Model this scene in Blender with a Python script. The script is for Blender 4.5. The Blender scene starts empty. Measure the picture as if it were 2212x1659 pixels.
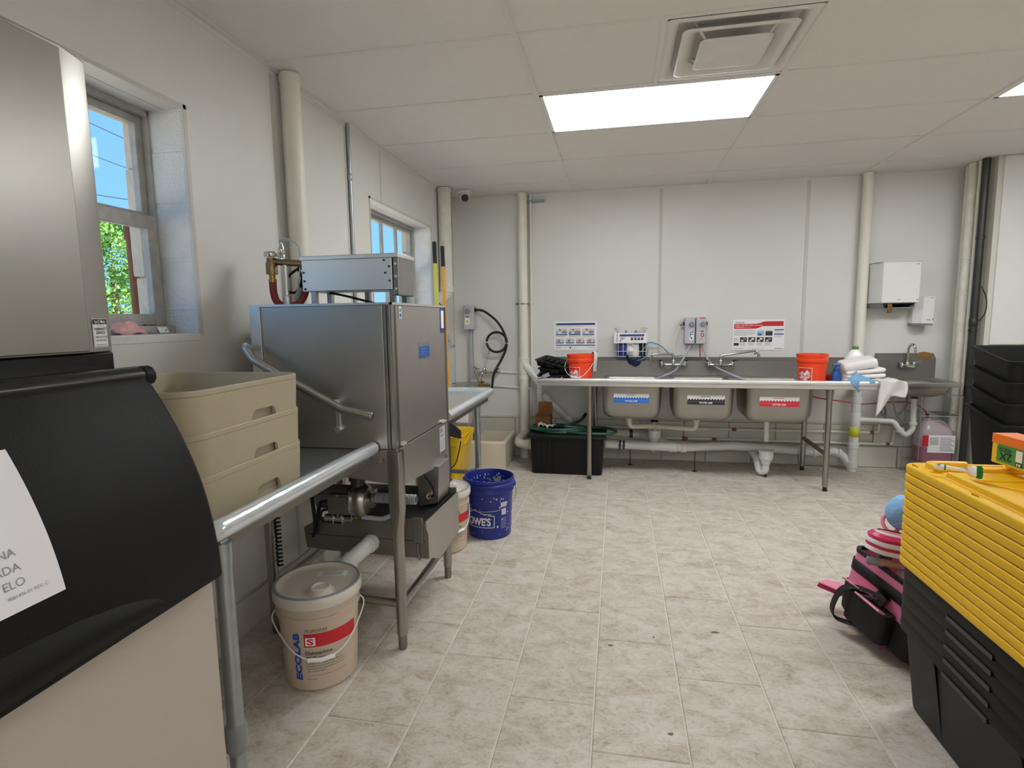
import bpy, bmesh, math, random
from mathutils import Matrix, Vector, Quaternion
random.seed(7)
scene = bpy.context.scene
COL = scene.collection

# ------------------------------------------------------------------ camera
def cam_matrix(yaw, pitch, roll, loc):
    cy, sy = math.cos(yaw), math.sin(yaw); cp, sp = math.cos(pitch), math.sin(pitch)
    f = Vector((-sy*cp, cy*cp, -sp)); rt = Vector((cy, sy, 0)); up = rt.cross(f)
    r2 = math.cos(roll)*rt + math.sin(roll)*up; u2 = -math.sin(roll)*rt + math.cos(roll)*up
    M = Matrix((r2, u2, -f)).transposed().to_4x4(); M.translation = loc
    return M
cd = bpy.data.cameras.new('camera'); cam = bpy.data.objects.new('camera', cd); COL.objects.link(cam)
cd.sensor_width = 36; cd.lens = 36*1184.18/2212; cd.clip_start = 0.02
cam.matrix_world = cam_matrix(math.radians(10.962), math.radians(6.719), math.radians(-.814), Vector((0, 0, 1.345)))
scene.camera = cam

# ------------------------------------------------------------------ world (clear blue sky)
world = bpy.data.worlds.new('sky'); scene.world = world; world.use_nodes = True
nt = world.node_tree; nt.nodes.clear()
wo = nt.nodes.new('ShaderNodeOutputWorld'); bg = nt.nodes.new('ShaderNodeBackground')
tc = nt.nodes.new('ShaderNodeTexCoord'); sx = nt.nodes.new('ShaderNodeSeparateXYZ'); cr = nt.nodes.new('ShaderNodeValToRGB')
cr.color_ramp.elements[0].position = 0.0; cr.color_ramp.elements[0].color = (.25, .53, .88, 1)
cr.color_ramp.elements[1].position = .6; cr.color_ramp.elements[1].color = (.13, .37, .80, 1)
nt.links.new(tc.outputs['Generated'], sx.inputs[0]); nt.links.new(sx.outputs['Z'], cr.inputs[0])
nt.links.new(cr.outputs[0], bg.inputs[0]); nt.links.new(bg.outputs[0], wo.inputs[0])
SKY_STRENGTH = 1.5
bg.inputs[1].default_value = SKY_STRENGTH
LAMP_STRENGTH = 17.0

# sun: high over the roof, lights only the ground and stonework outside
sd = bpy.data.lights.new('sun', 'SUN'); sd.energy = 20.0; sd.angle = .01; sd.color = (1, .95, .88)
so = bpy.data.objects.new('sun', sd); COL.objects.link(so); so.rotation_euler = (math.radians(-12), math.radians(34), 0); so.location = (-6, 0, 8)

vs = scene.view_settings
scene.display_settings.display_device = 'sRGB'
vs.view_transform = 'Standard'; vs.look = 'None'; vs.gamma = 1; vs.use_curve_mapping = False
vs.exposure = 0.0

# ------------------------------------------------------------------ helpers
def lin(h):
    h = h.lstrip('#'); o = []
    for i in (0, 2, 4):
        c = int(h[i:i+2], 16)/255
        o.append(c/12.92 if c <= .04045 else ((c+.055)/1.055)**2.4)
    return (*o, 1)
MATS = {}
def mat(name, col, rough=.5, metal=0., var=.06, scale=6., bump=0., bscale=None, spec=.5, stretch=None, trans=0., coat=0., col2=None, emis=0., alpha=1., detail=4, objrand=0., coord='Object', sheen=0.):
    m = bpy.data.materials.new(name); m.use_nodes = True; MATS[name] = m
    t = m.node_tree; b = t.nodes['Principled BSDF']; N = t.nodes.new; L = t.links.new
    c = lin(col) if isinstance(col, str) else (*col, 1)
    b.inputs['Roughness'].default_value = rough; b.inputs['Metallic'].default_value = metal
    b.inputs['Specular IOR Level'].default_value = spec; b.inputs['Coat Weight'].default_value = coat
    b.inputs['Transmission Weight'].default_value = trans; b.inputs['Alpha'].default_value = alpha
    if sheen: b.inputs['Sheen Weight'].default_value = sheen
    if emis:
        b.inputs['Emission Color'].default_value = c; b.inputs['Emission Strength'].default_value = emis
    tcn = N('ShaderNodeTexCoord'); mp = N('ShaderNodeMapping'); L(tcn.outputs[coord], mp.inputs[0])
    if stretch: mp.inputs['Scale'].default_value = stretch
    nz = N('ShaderNodeTexNoise'); nz.inputs['Scale'].default_value = scale; nz.inputs['Detail'].default_value = detail
    L(mp.outputs[0], nz.inputs['Vector'])
    mx = N('ShaderNodeMix'); mx.data_type = 'RGBA'
    c2 = lin(col2) if col2 else None
    lo = tuple(max(0, v*(1-var)) for v in c[:3]); hi = tuple(min(1, v*(1+var)) for v in c[:3])
    if c2: lo, hi = c[:3], c2[:3]
    mx.inputs[6].default_value = (*lo, 1); mx.inputs[7].default_value = (*hi, 1)
    L(nz.outputs['Fac'], mx.inputs[0]); out = mx.outputs[2]
    if objrand:
        oi = N('ShaderNodeObjectInfo'); hs = N('ShaderNodeHueSaturation'); mr = N('ShaderNodeMapRange')
        mr.inputs['To Min'].default_value = 1-objrand; mr.inputs['To Max'].default_value = 1+objrand
        L(oi.outputs['Random'], mr.inputs['Value']); L(mr.outputs[0], hs.inputs['Value']); L(out, hs.inputs['Color']); out = hs.outputs[0]
    L(out, b.inputs['Base Color'])
    if bump:
        n2 = nz
        if bscale:
            n2 = N('ShaderNodeTexNoise'); n2.inputs['Scale'].default_value = bscale; n2.inputs['Detail'].default_value = 3
            L(mp.outputs[0], n2.inputs['Vector'])
        bp = N('ShaderNodeBump'); bp.inputs['Strength'].default_value = bump; bp.inputs['Distance'].default_value = .01
        L(n2.outputs['Fac'], bp.inputs['Height']); L(bp.outputs[0], b.inputs['Normal'])
    return m

def steel(name, col, rough, axis='z', streak=.05, smudge=.05, b=.012):
    """brushed stainless: streaked roughness, faint smudges"""
    m = bpy.data.materials.new(name); m.use_nodes = True; MATS[name] = m
    t = m.node_tree; p = t.nodes['Principled BSDF']; N = t.nodes.new; L = t.links.new
    p.inputs['Metallic'].default_value = 1.0
    tcn = N('ShaderNodeTexCoord'); mp = N('ShaderNodeMapping'); L(tcn.outputs['Object'], mp.inputs[0])
    mp.inputs['Scale'].default_value = {'z': (3, 3, 260), 'x': (260, 3, 3), 'y': (3, 260, 3), 'v': (260, 260, 3)}[axis]
    nz = N('ShaderNodeTexNoise'); nz.inputs['Scale'].default_value = 1.0; nz.inputs['Detail'].default_value = 3; L(mp.outputs[0], nz.inputs['Vector'])
    n2 = N('ShaderNodeTexNoise'); n2.inputs['Scale'].default_value = 5; n2.inputs['Detail'].default_value = 5; L(tcn.outputs['Object'], n2.inputs['Vector'])
    mr = N('ShaderNodeMapRange'); mr.inputs['To Min'].default_value = rough-streak; mr.inputs['To Max'].default_value = rough+streak
    L(nz.outputs['Fac'], mr.inputs['Value'])
    ad = N('ShaderNodeMath'); ad.operation = 'MULTIPLY_ADD'; ad.inputs[1].default_value = smudge*2; L(n2.outputs['Fac'], ad.inputs[0]); L(mr.outputs[0], ad.inputs[2])
    L(ad.outputs[0], p.inputs['Roughness'])
    c = lin(col); mx = N('ShaderNodeMix'); mx.data_type = 'RGBA'
    mx.inputs[6].default_value = (*[v*.86 for v in c[:3]], 1); mx.inputs[7].default_value = (*[min(1, v*1.1) for v in c[:3]], 1)
    L(n2.outputs['Fac'], mx.inputs[0]); L(mx.outputs[2], p.inputs['Base Color'])
    bp = N('ShaderNodeBump'); bp.inputs['Strength'].default_value = b; bp.inputs['Distance'].default_value = .002
    L(nz.outputs['Fac'], bp.inputs['Height']); L(bp.outputs[0], p.inputs['Normal'])
    return m

class MB:
    def __init__(s): s.v = []; s.f = []; s.m = []
    def add(s, vs, fs, mi=0):
        o = len(s.v); s.v += [tuple(v) for v in vs]
        for f in fs: s.f.append(tuple(i+o for i in f)); s.m.append(mi)
        return s
    def box(s, x0, y0, z0, x1, y1, z1, mi=0):
        x0, x1 = min(x0, x1), max(x0, x1); y0, y1 = min(y0, y1), max(y0, y1); z0, z1 = min(z0, z1), max(z0, z1)
        v = [(x, y, z) for z in (z0, z1) for y in (y0, y1) for x in (x0, x1)]
        return s.add(v, [(0, 2, 3, 1), (4, 5, 7, 6), (0, 1, 5, 4), (2, 6, 7, 3), (0, 4, 6, 2), (1, 3, 7, 5)], mi)
    def obox(s, c, size, rot=(0, 0, 0), mi=0):
        from mathutils import Euler
        R = Euler(rot).to_matrix(); h = [a/2 for a in size]; c = Vector(c)
        v = [c+R@Vector((x*h[0], y*h[1], z*h[2])) for z in (-1, 1) for y in (-1, 1) for x in (-1, 1)]
        return s.add(v, [(0, 2, 3, 1), (4, 5, 7, 6), (0, 1, 5, 4), (2, 6, 7, 3), (0, 4, 6, 2), (1, 3, 7, 5)], mi)
    def ring_loft(s, rings, cap0=True, cap1=True, mi=0, closed=True):
        n = len(rings[0]); v = [p for r in rings for p in r]; f = []
        for i in range(len(rings)-1):
            for j in range(n if closed else n-1):
                k = (j+1) % n; f.append((i*n+j, i*n+k, (i+1)*n+k, (i+1)*n+j))
        if cap0: f.append(tuple(reversed(range(n))))
        if cap1: f.append(tuple(range((len(rings)-1)*n, len(rings)*n)))
        return s.add(v, f, mi)
    def cyl(s, p0, p1, r0, r1=None, n=16, mi=0, cap=True):
        return s.tube([p0, p1], [r0, r0 if r1 is None else r1], n, mi=mi, cap=cap)
    def tube(s, pts, r, n=10, mi=0, cap=True, loop=False):
        P = [Vector(p) for p in pts]; m = len(P)
        rr = r if isinstance(r, (list, tuple)) else [r]*m
        T = []
        for i in range(m):
            a = P[i-1] if (i or loop) else P[i]; b = P[(i+1) % m] if (i < m-1 or loop) else P[i]
            T.append((b-a).normalized() if (b-a).length > 1e-9 else Vector((0, 0, 1)))
        u = Vector((0, 0, 1)).cross(T[0])
        if u.length < .1: u = Vector((1, 0, 0)).cross(T[0])
        u.normalize(); rings = []
        for i in range(m):
            if i: u = T[i-1].rotation_difference(T[i])@u
            w = T[i].cross(u).normalized(); uu = w.cross(T[i]).normalized()
            sc = 1.
            rings.append([P[i]+rr[i]*(math.cos(a)*uu+math.sin(a)*w) for a in (2*math.pi*k/n for k in range(n))])
        if loop: rings.append(rings[0]); cap = False
        return s.ring_loft(rings, cap, cap, mi)
    def lathe(s, prof, n=32, c=(0, 0, 0), mi=0, cap0=False, cap1=False, ax='z'):
        rings = []
        for r, z in prof:
            ring = []
            for k in range(n):
                a = 2*math.pi*k/n; x, y = r*math.cos(a), r*math.sin(a)
                p = {'z': (x, y, z), 'x': (z, x, y), 'y': (y, z, x)}[ax]
                ring.append((c[0]+p[0], c[1]+p[1], c[2]+p[2]))
            rings.append(ring)
        return s.ring_loft(rings, cap0, cap1, mi)
    def prism(s, poly, d, mi=0):
        d = Vector(d); a = [Vector(p) for p in poly]; return s.ring_loft([a, [p+d for p in a]], True, True, mi)
    def sheet(s, fn, nu, nv, mi=0):
        v = [fn(i/nu, j/nv) for j in range(nv+1) for i in range(nu+1)]
        f = [(j*(nu+1)+i, j*(nu+1)+i+1, (j+1)*(nu+1)+i+1, (j+1)*(nu+1)+i) for j in range(nv) for i in range(nu)]
        return s.add(v, f, mi)
    def quad(s, a, b, c, d, mi=0): return s.add([a, b, c, d], [(0, 1, 2, 3)], mi)
    def xf(s, M):
        s.v = [tuple(M@Vector(p)) for p in s.v]; return s
    def join(s, o, off=0):
        n = len(s.v); s.v += o.v
        for f, m in zip(o.f, o.m): s.f.append(tuple(i+n for i in f)); s.m.append(m+off)
        return s

def rrect(w, h, r, z, n=5, cx=0, cy=0):
    """rounded rectangle ring at height z"""
    p = []
    for qx, qy, a0 in ((1, 1, 0), (-1, 1, 90), (-1, -1, 180), (1, -1, 270)):
        for k in range(n+1):
            a = math.radians(a0+90*k/n); p.append((cx+qx*(w/2-r)+r*math.cos(a), cy+qy*(h/2-r)+r*math.sin(a), z))
    return p
def fillet(pts, r, n=6):
    P = [Vector(p) for p in pts]; o = [P[0]]
    for i in range(1, len(P)-1):
        a = (P[i-1]-P[i]); b = (P[i+1]-P[i]); la, lb = a.length, b.length; a.normalize(); b.normalize()
        ang = a.angle(b)
        if ang > 3.1: o.append(P[i]); continue
        d = min(r/math.tan(ang/2), la*.49, lb*.49)
        s0, s1 = P[i]+a*d, P[i]+b*d
        for k in range(n+1):
            t = k/n; o.append(s0*(1-t)**2+P[i]*2*t*(1-t)+s1*t*t)
    o.append(P[-1]); return o
def spline(pts, n=6, loop=False):
    P = [Vector(p) for p in pts]; m = len(P); o = []
    for i in range(m if loop else m-1):
        g = lambda k: P[k % m] if loop else P[max(0, min(m-1, k))]
        a, b, c, d = g(i-1), g(i), g(i+1), g(i+2)
        for k in range(n):
            t = k/n; o.append(.5*((2*b)+(c-a)*t+(2*a-5*b+4*c-d)*t*t+(3*b-a-3*c+d)*t**3))
    if not loop: o.append(P[-1])
    return o

def wloc(o):
    v = Vector((0, 0, 0))
    while o: v += o.location; o = o.parent
    return v
def mesh_of(mb, mats, name, sharp=40):
    me = bpy.data.meshes.new(name); me.from_pydata(mb.v, [], mb.f); me.update()
    if not isinstance(mats, (list, tuple)): mats = [mats]
    for m in mats: me.materials.append(MATS[m] if isinstance(m, str) else m)
    if len(mats) > 1: me.polygons.foreach_set('material_index', mb.m)
    bm = bmesh.new(); bm.from_mesh(me); bmesh.ops.recalc_face_normals(bm, faces=bm.faces); bm.to_mesh(me); bm.free()
    me.polygons.foreach_set('use_smooth', [True]*len(me.polygons)); me.set_sharp_from_angle(angle=math.radians(sharp)); me.update()
    return me
def obj(name, mb, mats, parent=None, loc=(0, 0, 0), rot=(0, 0, 0), world=False, bevel=0, seg=2, subd=0, solid=0, sharp=40):
    if world and parent is not None:
        w = wloc(parent); mb.v = [(p[0]-w.x, p[1]-w.y, p[2]-w.z) for p in mb.v]
    o = bpy.data.objects.new(name, mesh_of(mb, mats, name, sharp)); COL.objects.link(o)
    o.parent = parent; o.location = loc; o.rotation_euler = rot
    if solid:
        s = o.modifiers.new('thickness', 'SOLIDIFY'); s.thickness = solid; s.offset = 0
    if bevel:
        b = o.modifiers.new('bevel', 'BEVEL'); b.width = bevel; b.segments = seg; b.limit_method = 'ANGLE'; b.angle_limit = .7; b.harden_normals = True
    if subd:
        b = o.modifiers.new('sub', 'SUBSURF'); b.levels = subd; b.render_levels = subd
    return o
def tag(o, label=None, cat=None, group=None, kind=None):
    for k, v in (('label', label), ('category', cat), ('group', group), ('kind', kind)):
        if v: o[k] = v
    return o
def thing(name, label, cat, loc=(0, 0, 0), rotz=0, group=None, rot=None):
    o = bpy.data.objects.new(name, None); COL.objects.link(o); o.empty_display_size = .1
    o.location = loc; o.rotation_euler = rot or (0, 0, rotz); return tag(o, label, cat, group)
def struct(name, mb, m, parent=None, **k):
    o = obj(name, mb, m, parent, **k)
    if parent is None: o['kind'] = 'structure'
    return o
def sroot(name, loc=(0, 0, 0)):
    o = bpy.data.objects.new(name, None); COL.objects.link(o); o.location = loc; o['kind'] = 'structure'; return o
def dup(root, loc, rotz=0, label=None, group=None):
    r = root.copy(); COL.objects.link(r); r.location = loc; r.rotation_euler = (root.rotation_euler[0], root.rotation_euler[1], rotz)
    if label: r['label'] = label
    if group: r['group'] = group
    for ch in list(root.children):
        c = ch.copy(); COL.objects.link(c); c.parent = r
        for g in ch.children:
            d = g.copy(); COL.objects.link(d); d.parent = c
    return r
def boolean(o, cutter_mb, op='DIFFERENCE'):
    """cut o's mesh with a temporary solid, keep only the result mesh"""
    c = bpy.data.objects.new('cut', mesh_of(cutter_mb, o.data.materials[0], 'cut')); COL.objects.link(c)
    mw = bpy.context.view_layer; c.parent = o.parent; c.location = o.location; c.rotation_euler = o.rotation_euler
    md = o.modifiers.new('b', 'BOOLEAN'); md.object = c; md.operation = op; md.solver = 'EXACT'
    mw.update(); dg = bpy.context.evaluated_depsgraph_get()
    me = bpy.data.meshes.new_from_object(o.evaluated_get(dg)); o.modifiers.remove(md); o.data = me
    bpy.data.objects.remove(c)
    return o
TXT = {}
def text_geo(s, bold=0.):
    if (s, bold) in TXT: return TXT[(s, bold)]
    cu = bpy.data.curves.new('t', 'FONT'); cu.body = s; cu.size = 1; cu.offset = bold; cu.resolution_u = 3
    o = bpy.data.objects.new('t', cu); COL.objects.link(o); bpy.context.view_layer.update()
    me = bpy.data.meshes.new_from_object(o.evaluated_get(bpy.context.evaluated_depsgraph_get()))
    v = [(p.co.x, p.co.y) for p in me.vertices]; f = [tuple(p.vertices) for p in me.polygons]
    bpy.data.objects.remove(o); bpy.data.curves.remove(cu); bpy.data.meshes.remove(me)
    TXT[(s, bold)] = (v, f); return v, f
def put_text(mb, s, fn, size, mi=0, bold=0., align='L', sx=1., box=None):
    """lay lettering into mb; fn maps flat (u,v) to 3D"""
    v, f = text_geo(s, bold)
    if not v: return
    x0 = min(p[0] for p in v); x1 = max(p[0] for p in v); y0 = min(p[1] for p in v); y1 = max(p[1] for p in v)
    if box:      # fit the lettering into (u0,v0,u1,v1)
        a = (box[2]-box[0])/(x1-x0); b = (box[3]-box[1])/(y1-y0)
        mb.add([fn(box[0]+(p[0]-x0)*a, box[1]+(p[1]-y0)*b) for p in v], f, mi); return
    w = (x1-x0)*size*sx
    off = {'L': 0, 'C': -w/2, 'R': -w}[align]
    mb.add([fn(off+(p[0]-x0)*size*sx, p[1]*size) for p in v], f, mi)
def plane_fn(o, u, v, n=None, d=.0008):
    o, u, v = Vector(o), Vector(u), Vector(v); n = u.cross(v).normalized()*d
    return lambda a, b: tuple(o+u*a+v*b+n)
def cyl_fn(c, r, a0, z0, taper=0.):
    """wrap (u,v) round a bucket: u runs counter-clockwise seen from above, v up"""
    def f(u, v):
        R = r+taper*(z0+v)+.0012; a = a0+u/r
        return (c[0]+R*math.cos(a), c[1]+R*math.sin(a), c[2]+z0+v)
    return f
def rectp(mb, fn, u0, v0, u1, v1, mi=0, nu=1):
    for i in range(nu):
        a = u0+(u1-u0)*i/nu; b = u0+(u1-u0)*(i+1)/nu
        mb.add([fn(a, v0), fn(b, v0), fn(b, v1), fn(a, v1)], [(0, 1, 2, 3)], mi)

# ------------------------------------------------------------------ materials
mat('frp_wall', '#e0dfdb', .38, var=.03, scale=3, bump=.08, bscale=140, coord='Object')
mat('frp_left', '#dfded9', .40, var=.03, scale=3, bump=.08, bscale=140)
mat('wall_core', '#cfccc2', .6, var=.06, scale=5, bump=.15, bscale=40)
mat('seam_trim', '#cbc8c0', .4, var=.03)
mat('ceiling_tile', '#e6e4e0', .75, var=.03, scale=30, bump=.06, bscale=260)
mat('tee', '#e2e0dc', .5, var=.02)
mat('grout', '#dbd5ca', .8, var=.08, scale=30)
mat('block_paint', '#ecedee', .65, var=.10, scale=14, bump=.6, bscale=90)
mat('wood_paint', '#e2dfdc', .5, var=.06, scale=8, stretch=(1, 8, 8))
mat('sash_paint', '#b3b1aa', .55, var=.3, scale=25, bump=.3, bscale=60)
mat('rust', '#8a5a3c', .8, var=.4, scale=20, bump=.4)
mat('stone_out', '#dccdb8', .85, var=.16, scale=9, bump=.9, bscale=35)
mat('stone_pink', '#d9b79c', .8, var=.1, scale=8)
mat('pale_ground', '#b3aa98', .9, var=.3, scale=3)  # bare ground, made concrete-pale to bounce more sunlight indoors
mat('leaf', '#6f9a45', .7, var=.35, scale=2, spec=.2)
mat('bark', '#5f5145', .9, var=.3, scale=12)
steel('steel', '#bdbab4', .36, 'z')
steel('steel_v', '#a5a29c', .26, 'v')
steel('steel_dark', '#8d8a84', .36, 'z', smudge=.12)
steel('steel_bright', '#e2e2e0', .38, 'v')
steel('steel_sink', '#a8a59e', .32, 'z', smudge=.14)
steel('steel_splash', '#8e8d8a', .34, 'z', smudge=.2)
steel('steel_head', '#a5a29b', .30, 'z', streak=.02, smudge=.01, b=.003)
mat('chrome', '#c9c9c9', .08, 1., var=.03)
mat('galv', '#a9b0b2', .38, 1., var=.14, scale=24)
mat('wrapped_rim', '#dde5ea', .18, .5, var=.12, scale=9, stretch=(6, 1, 6), bump=.12, bscale=14, coat=.4)
mat('brass', '#b08d4a', .3, 1., var=.15, scale=20)
mat('bronze', '#8f7c60', .38, 1., var=.2, scale=20)
mat('dark_metal', '#4a4845', .45, .8, var=.2, scale=20)
mat('motor_grey', '#77746e', .42, .7, var=.2, scale=18)
mat('black_plastic', '#0c0c0d', .55, spec=.25, var=.2, scale=30, bump=.12, bscale=300)
mat('black_gloss', '#141416', .25, var=.2)
mat('black_rubber', '#17171a', .6, var=.2)
mat('bin_black', '#111213', .48, spec=.3, var=.2, scale=20, bump=.06, bscale=200)
mat('tote_black', '#101011', .5, spec=.28, var=.15, scale=20, bump=.05, bscale=220)
mat('tote_yellow', '#ffc60a', .45, var=.06, scale=12, bump=.05, bscale=200)
mat('beige_plastic', '#b3a88e', .5, var=.04, scale=20, bump=.1, bscale=400)
mat('ice_panel', '#b7ada0', .5, var=.03, scale=20, bump=.12, bscale=420)
mat('paper', '#eceaee', .7, var=.02)
mat('white_plastic', '#e9e8e6', .35, var=.03)
mat('white_gloss', '#f2f2f1', .2, var=.02)
mat('grey_plastic', '#c2c4c8', .35, var=.04)
mat('mid_grey', '#8b8d90', .4, var=.05)
mat('pvc', '#dedfdb', .3, var=.05, scale=9)
mat('pvc_old', '#d2cebd', .4, var=.1, scale=9)
mat('pipe_paint', '#eae7dc', .45, var=.07, scale=7, bump=.12, bscale=25)
mat('pipe_peel', '#e6e2d8', .6, var=.2, scale=14, bump=1.0, bscale=28)
mat('mop_basin', '#d8cfba', .45, var=.08, scale=8)
mat('bucket_clear', '#cbb9a4', .42, var=.05, scale=5, spec=.4)
mat('bucket_lid', '#d8cfc4', .42, var=.05, scale=6)
mat('lid_ring', '#8e949c', .4, var=.05)
mat('bucket_blue', '#1c2c86', .35, var=.2, scale=14)
mat('paint_splat', '#c8ccd6', .7, var=.1)
mat('orange', '#f4481f', .35, var=.04)
mat('logo_orange', '#e03a1c', .45, var=.02)
mat('print_blue', '#2b58ae', .5, var=.03)
mat('print_navy', '#283a86', .5, var=.03)
mat('print_red', '#cf2030', .5, var=.03)
mat('print_black', '#26262a', .5, var=.03)
mat('print_grey', '#8f9096', .5, var=.25, scale=60)
mat('print_white', '#f4f4f4', .5, var=.01)
mat('print_skyblue', '#a9c3dc', .5, var=.2, scale=50)
mat('print_pink', '#dba7a4', .5, var=.2, scale=50)
mat('print_cream', '#e0d8c6', .5, var=.2, scale=60)
mat('sticker_blue', '#1f6fd0', .4, var=.02)
mat('yellow_plastic', '#f2c914', .38, var=.05)
mat('lime_pole', '#d8d93a', .3, var=.04)
mat('amber_pole', '#f6a914', .3, var=.04)
mat('hose_green', '#1f4a3c', .4, var=.2, scale=20)
mat('hose_red', '#8e2f33', .5, var=.1, scale=20)
mat('tube_red', '#c0242c', .35, var=.05)
mat('tube_grey', '#a7a9b2', .3, var=.05)
mat('tube_blue', '#4f8fb4', .35, var=.05)
mat('tube_green', '#7f9a80', .35, var=.05)
mat('cable_grey', '#a8bac6', .4, var=.04)
mat('cardboard', '#8a5f38', .8, var=.1, scale=12)
mat('towel_white', '#eae7e2', .9, var=.05, scale=20, bump=.3, bscale=160, sheen=.3)
mat('towel_grey', '#d6d3cd', .9, var=.08, scale=18, bump=.3, bscale=140, sheen=.3)
mat('cloth_blue', '#6fa3cc', .9, var=.1, scale=16, bump=.3, bscale=160, sheen=.3)
mat('pump_blue', '#2f62b4', .25, var=.06)
mat('cap_green', '#4f8f2c', .4, var=.05)
mat('jug_pink', '#99667a', .25, var=.05)
mat('jug_clear', '#b7a9ab', .25, var=.05)
mat('sponge', '#8f6a3a', .95, var=.2, scale=60, bump=.5, bscale=120)
mat('bag_pink', '#e884ab', .6, var=.06, scale=12)
mat('bag_black', '#121214', .7, var=.25, scale=30, bump=.1, bscale=250)
mat('hot_pink', '#d6336e', .4, var=.06)
mat('light_pink', '#f49db2', .35, var=.05)
mat('handle_tan', '#c0907f', .4, var=.05)
mat('brush_grey', '#6f6a66', .7, var=.15, scale=30)
mat('bristle_green', '#1f8a3c', .6, var=.2, scale=60)
mat('fluffy_blue', '#8fc0ee', .95, var=.15, scale=40, bump=.6, bscale=80)
mat('box_orange', '#f5821e', .5, var=.03)
mat('box_yellow', '#efc51c', .5, var=.03)
mat('box_green', '#4a9a44', .5, var=.04)
mat('tag_yellow', '#cfd63a', .5, var=.05)
mat('clear_film', '#dcdde0', .15, alpha=.35, var=.05)
mat('shadow_gap', '#3a3834', .8, var=.1)
mat('diffuser_lens', (.97, .985, 1), .4, var=.01, emis=LAMP_STRENGTH)
mat('bolt', '#b7b3ab', .3, 1., var=.05)
mat('scratch_board', '#2b2f33', .7, var=.2)

def glass_mat():
    m = bpy.data.materials.new('glass'); m.use_nodes = True; MATS['glass'] = m
    t = m.node_tree; t.nodes.clear(); N = t.nodes.new
    o = N('ShaderNodeOutputMaterial'); a = N('ShaderNodeBsdfTransparent'); g = N('ShaderNodeBsdfGlossy'); x = N('ShaderNodeMixShader')
    nz = N('ShaderNodeTexNoise'); nz.inputs['Scale'].default_value = 6; mr = N('ShaderNodeMapRange')
    mr.inputs['To Min'].default_value = .006; mr.inputs['To Max'].default_value = .02
    t.links.new(nz.outputs['Fac'], mr.inputs['Value']); t.links.new(mr.outputs[0], x.inputs[0])
    a.inputs[0].default_value = (.96, .98, .99, 1); g.inputs['Roughness'].default_value = .03
    t.links.new(a.outputs[0], x.inputs[1]); t.links.new(g.outputs[0], x.inputs[2]); t.links.new(x.outputs[0], o.inputs[0])
glass_mat()
def tile_mat():
    m = bpy.data.materials.new('floor_tile'); m.use_nodes = True; MATS['floor_tile'] = m
    t = m.node_tree; p = t.nodes['Principled BSDF']; N = t.nodes.new; L = t.links.new
    ge = N('ShaderNodeNewGeometry'); oi = N('ShaderNodeObjectInfo'); mp = N('ShaderNodeMapping')
    sc = N('ShaderNodeVectorMath'); sc.operation = 'SCALE'; sc.inputs['Scale'].default_value = 37.
    cb = N('ShaderNodeCombineXYZ'); L(oi.outputs['Random'], cb.inputs[0]); L(oi.outputs['Random'], cb.inputs[1]); L(cb.outputs[0], sc.inputs[0])
    ad = N('ShaderNodeVectorMath'); L(ge.outputs['Position'], ad.inputs[0]); L(sc.outputs[0], ad.inputs[1])
    L(ad.outputs[0], mp.inputs[0]); mp.inputs['Scale'].default_value = (1.0, 1.5, 1.); mp.inputs['Rotation'].default_value = (0, 0, .5)
    a = N('ShaderNodeTexNoise'); a.inputs['Scale'].default_value = 7.5; a.inputs['Detail'].default_value = 9; a.inputs['Roughness'].default_value = .66; a.inputs['Distortion'].default_value = .8
    b = N('ShaderNodeTexNoise'); b.inputs['Scale'].default_value = 42; b.inputs['Detail'].default_value = 6; b.inputs['Roughness'].default_value = .7; b.inputs['Distortion'].default_value = 1.2
    L(mp.outputs[0], a.inputs['Vector']); L(mp.outputs[0], b.inputs['Vector'])
    r = N('ShaderNodeValToRGB'); e = r.color_ramp.elements
    e[0].position = .30; e[0].color = lin('#b5a894'); e[1].position = .75; e[1].color = lin('#d8d2c9')
    k = r.color_ramp.elements.new(.43); k.color = lin('#c6bbac'); k = r.color_ramp.elements.new(.55); k.color = lin('#d1c9be')
    L(a.outputs['Fac'], r.inputs[0])
    r2 = N('ShaderNodeValToRGB'); e = r2.color_ramp.elements; e[0].position = .36; e[0].color = (.56, .53, .49, 1); e[1].position = .52; e[1].color = (1, 1, 1, 1)
    k = r2.color_ramp.elements.new(.68); k.color = (1.0, 1.0, 1.0, 1); k = r2.color_ramp.elements.new(.8); k.color = (1.12, 1.12, 1.12, 1)
    L(b.outputs['Fac'], r2.inputs[0])
    mx = N('ShaderNodeMix'); mx.data_type = 'RGBA'; mx.blend_type = 'MULTIPLY'; L(r.outputs[0], mx.inputs[6]); L(r2.outputs[0], mx.inputs[7])
    L(a.outputs['Fac'], mx.inputs[0])
    inv = N('ShaderNodeMapRange'); inv.inputs['From Min'].default_value = .35; inv.inputs['From Max'].default_value = .65; inv.inputs['To Min'].default_value = .8; inv.inputs['To Max'].default_value = .3
    L(a.outputs['Fac'], inv.inputs['Value']); L(inv.outputs[0], mx.inputs[0])
    hs = N('ShaderNodeHueSaturation'); mr = N('ShaderNodeMapRange'); mr.inputs['To Min'].default_value = .985; mr.inputs['To Max'].default_value = 1.015
    L(oi.outputs['Random'], mr.inputs['Value']); L(mr.outputs[0], hs.inputs['Value']); L(mx.outputs[2], hs.inputs['Color'])
    hs.inputs['Saturation'].default_value = .95
    L(hs.outputs[0], p.inputs['Base Color']); p.inputs['Roughness'].default_value = .42
    bp = N('ShaderNodeBump'); bp.inputs['Strength'].default_value = .12; bp.inputs['Distance'].default_value = .004; L(b.outputs['Fac'], bp.inputs['Height']); L(bp.outputs[0], p.inputs['Normal'])
tile_mat()

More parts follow.
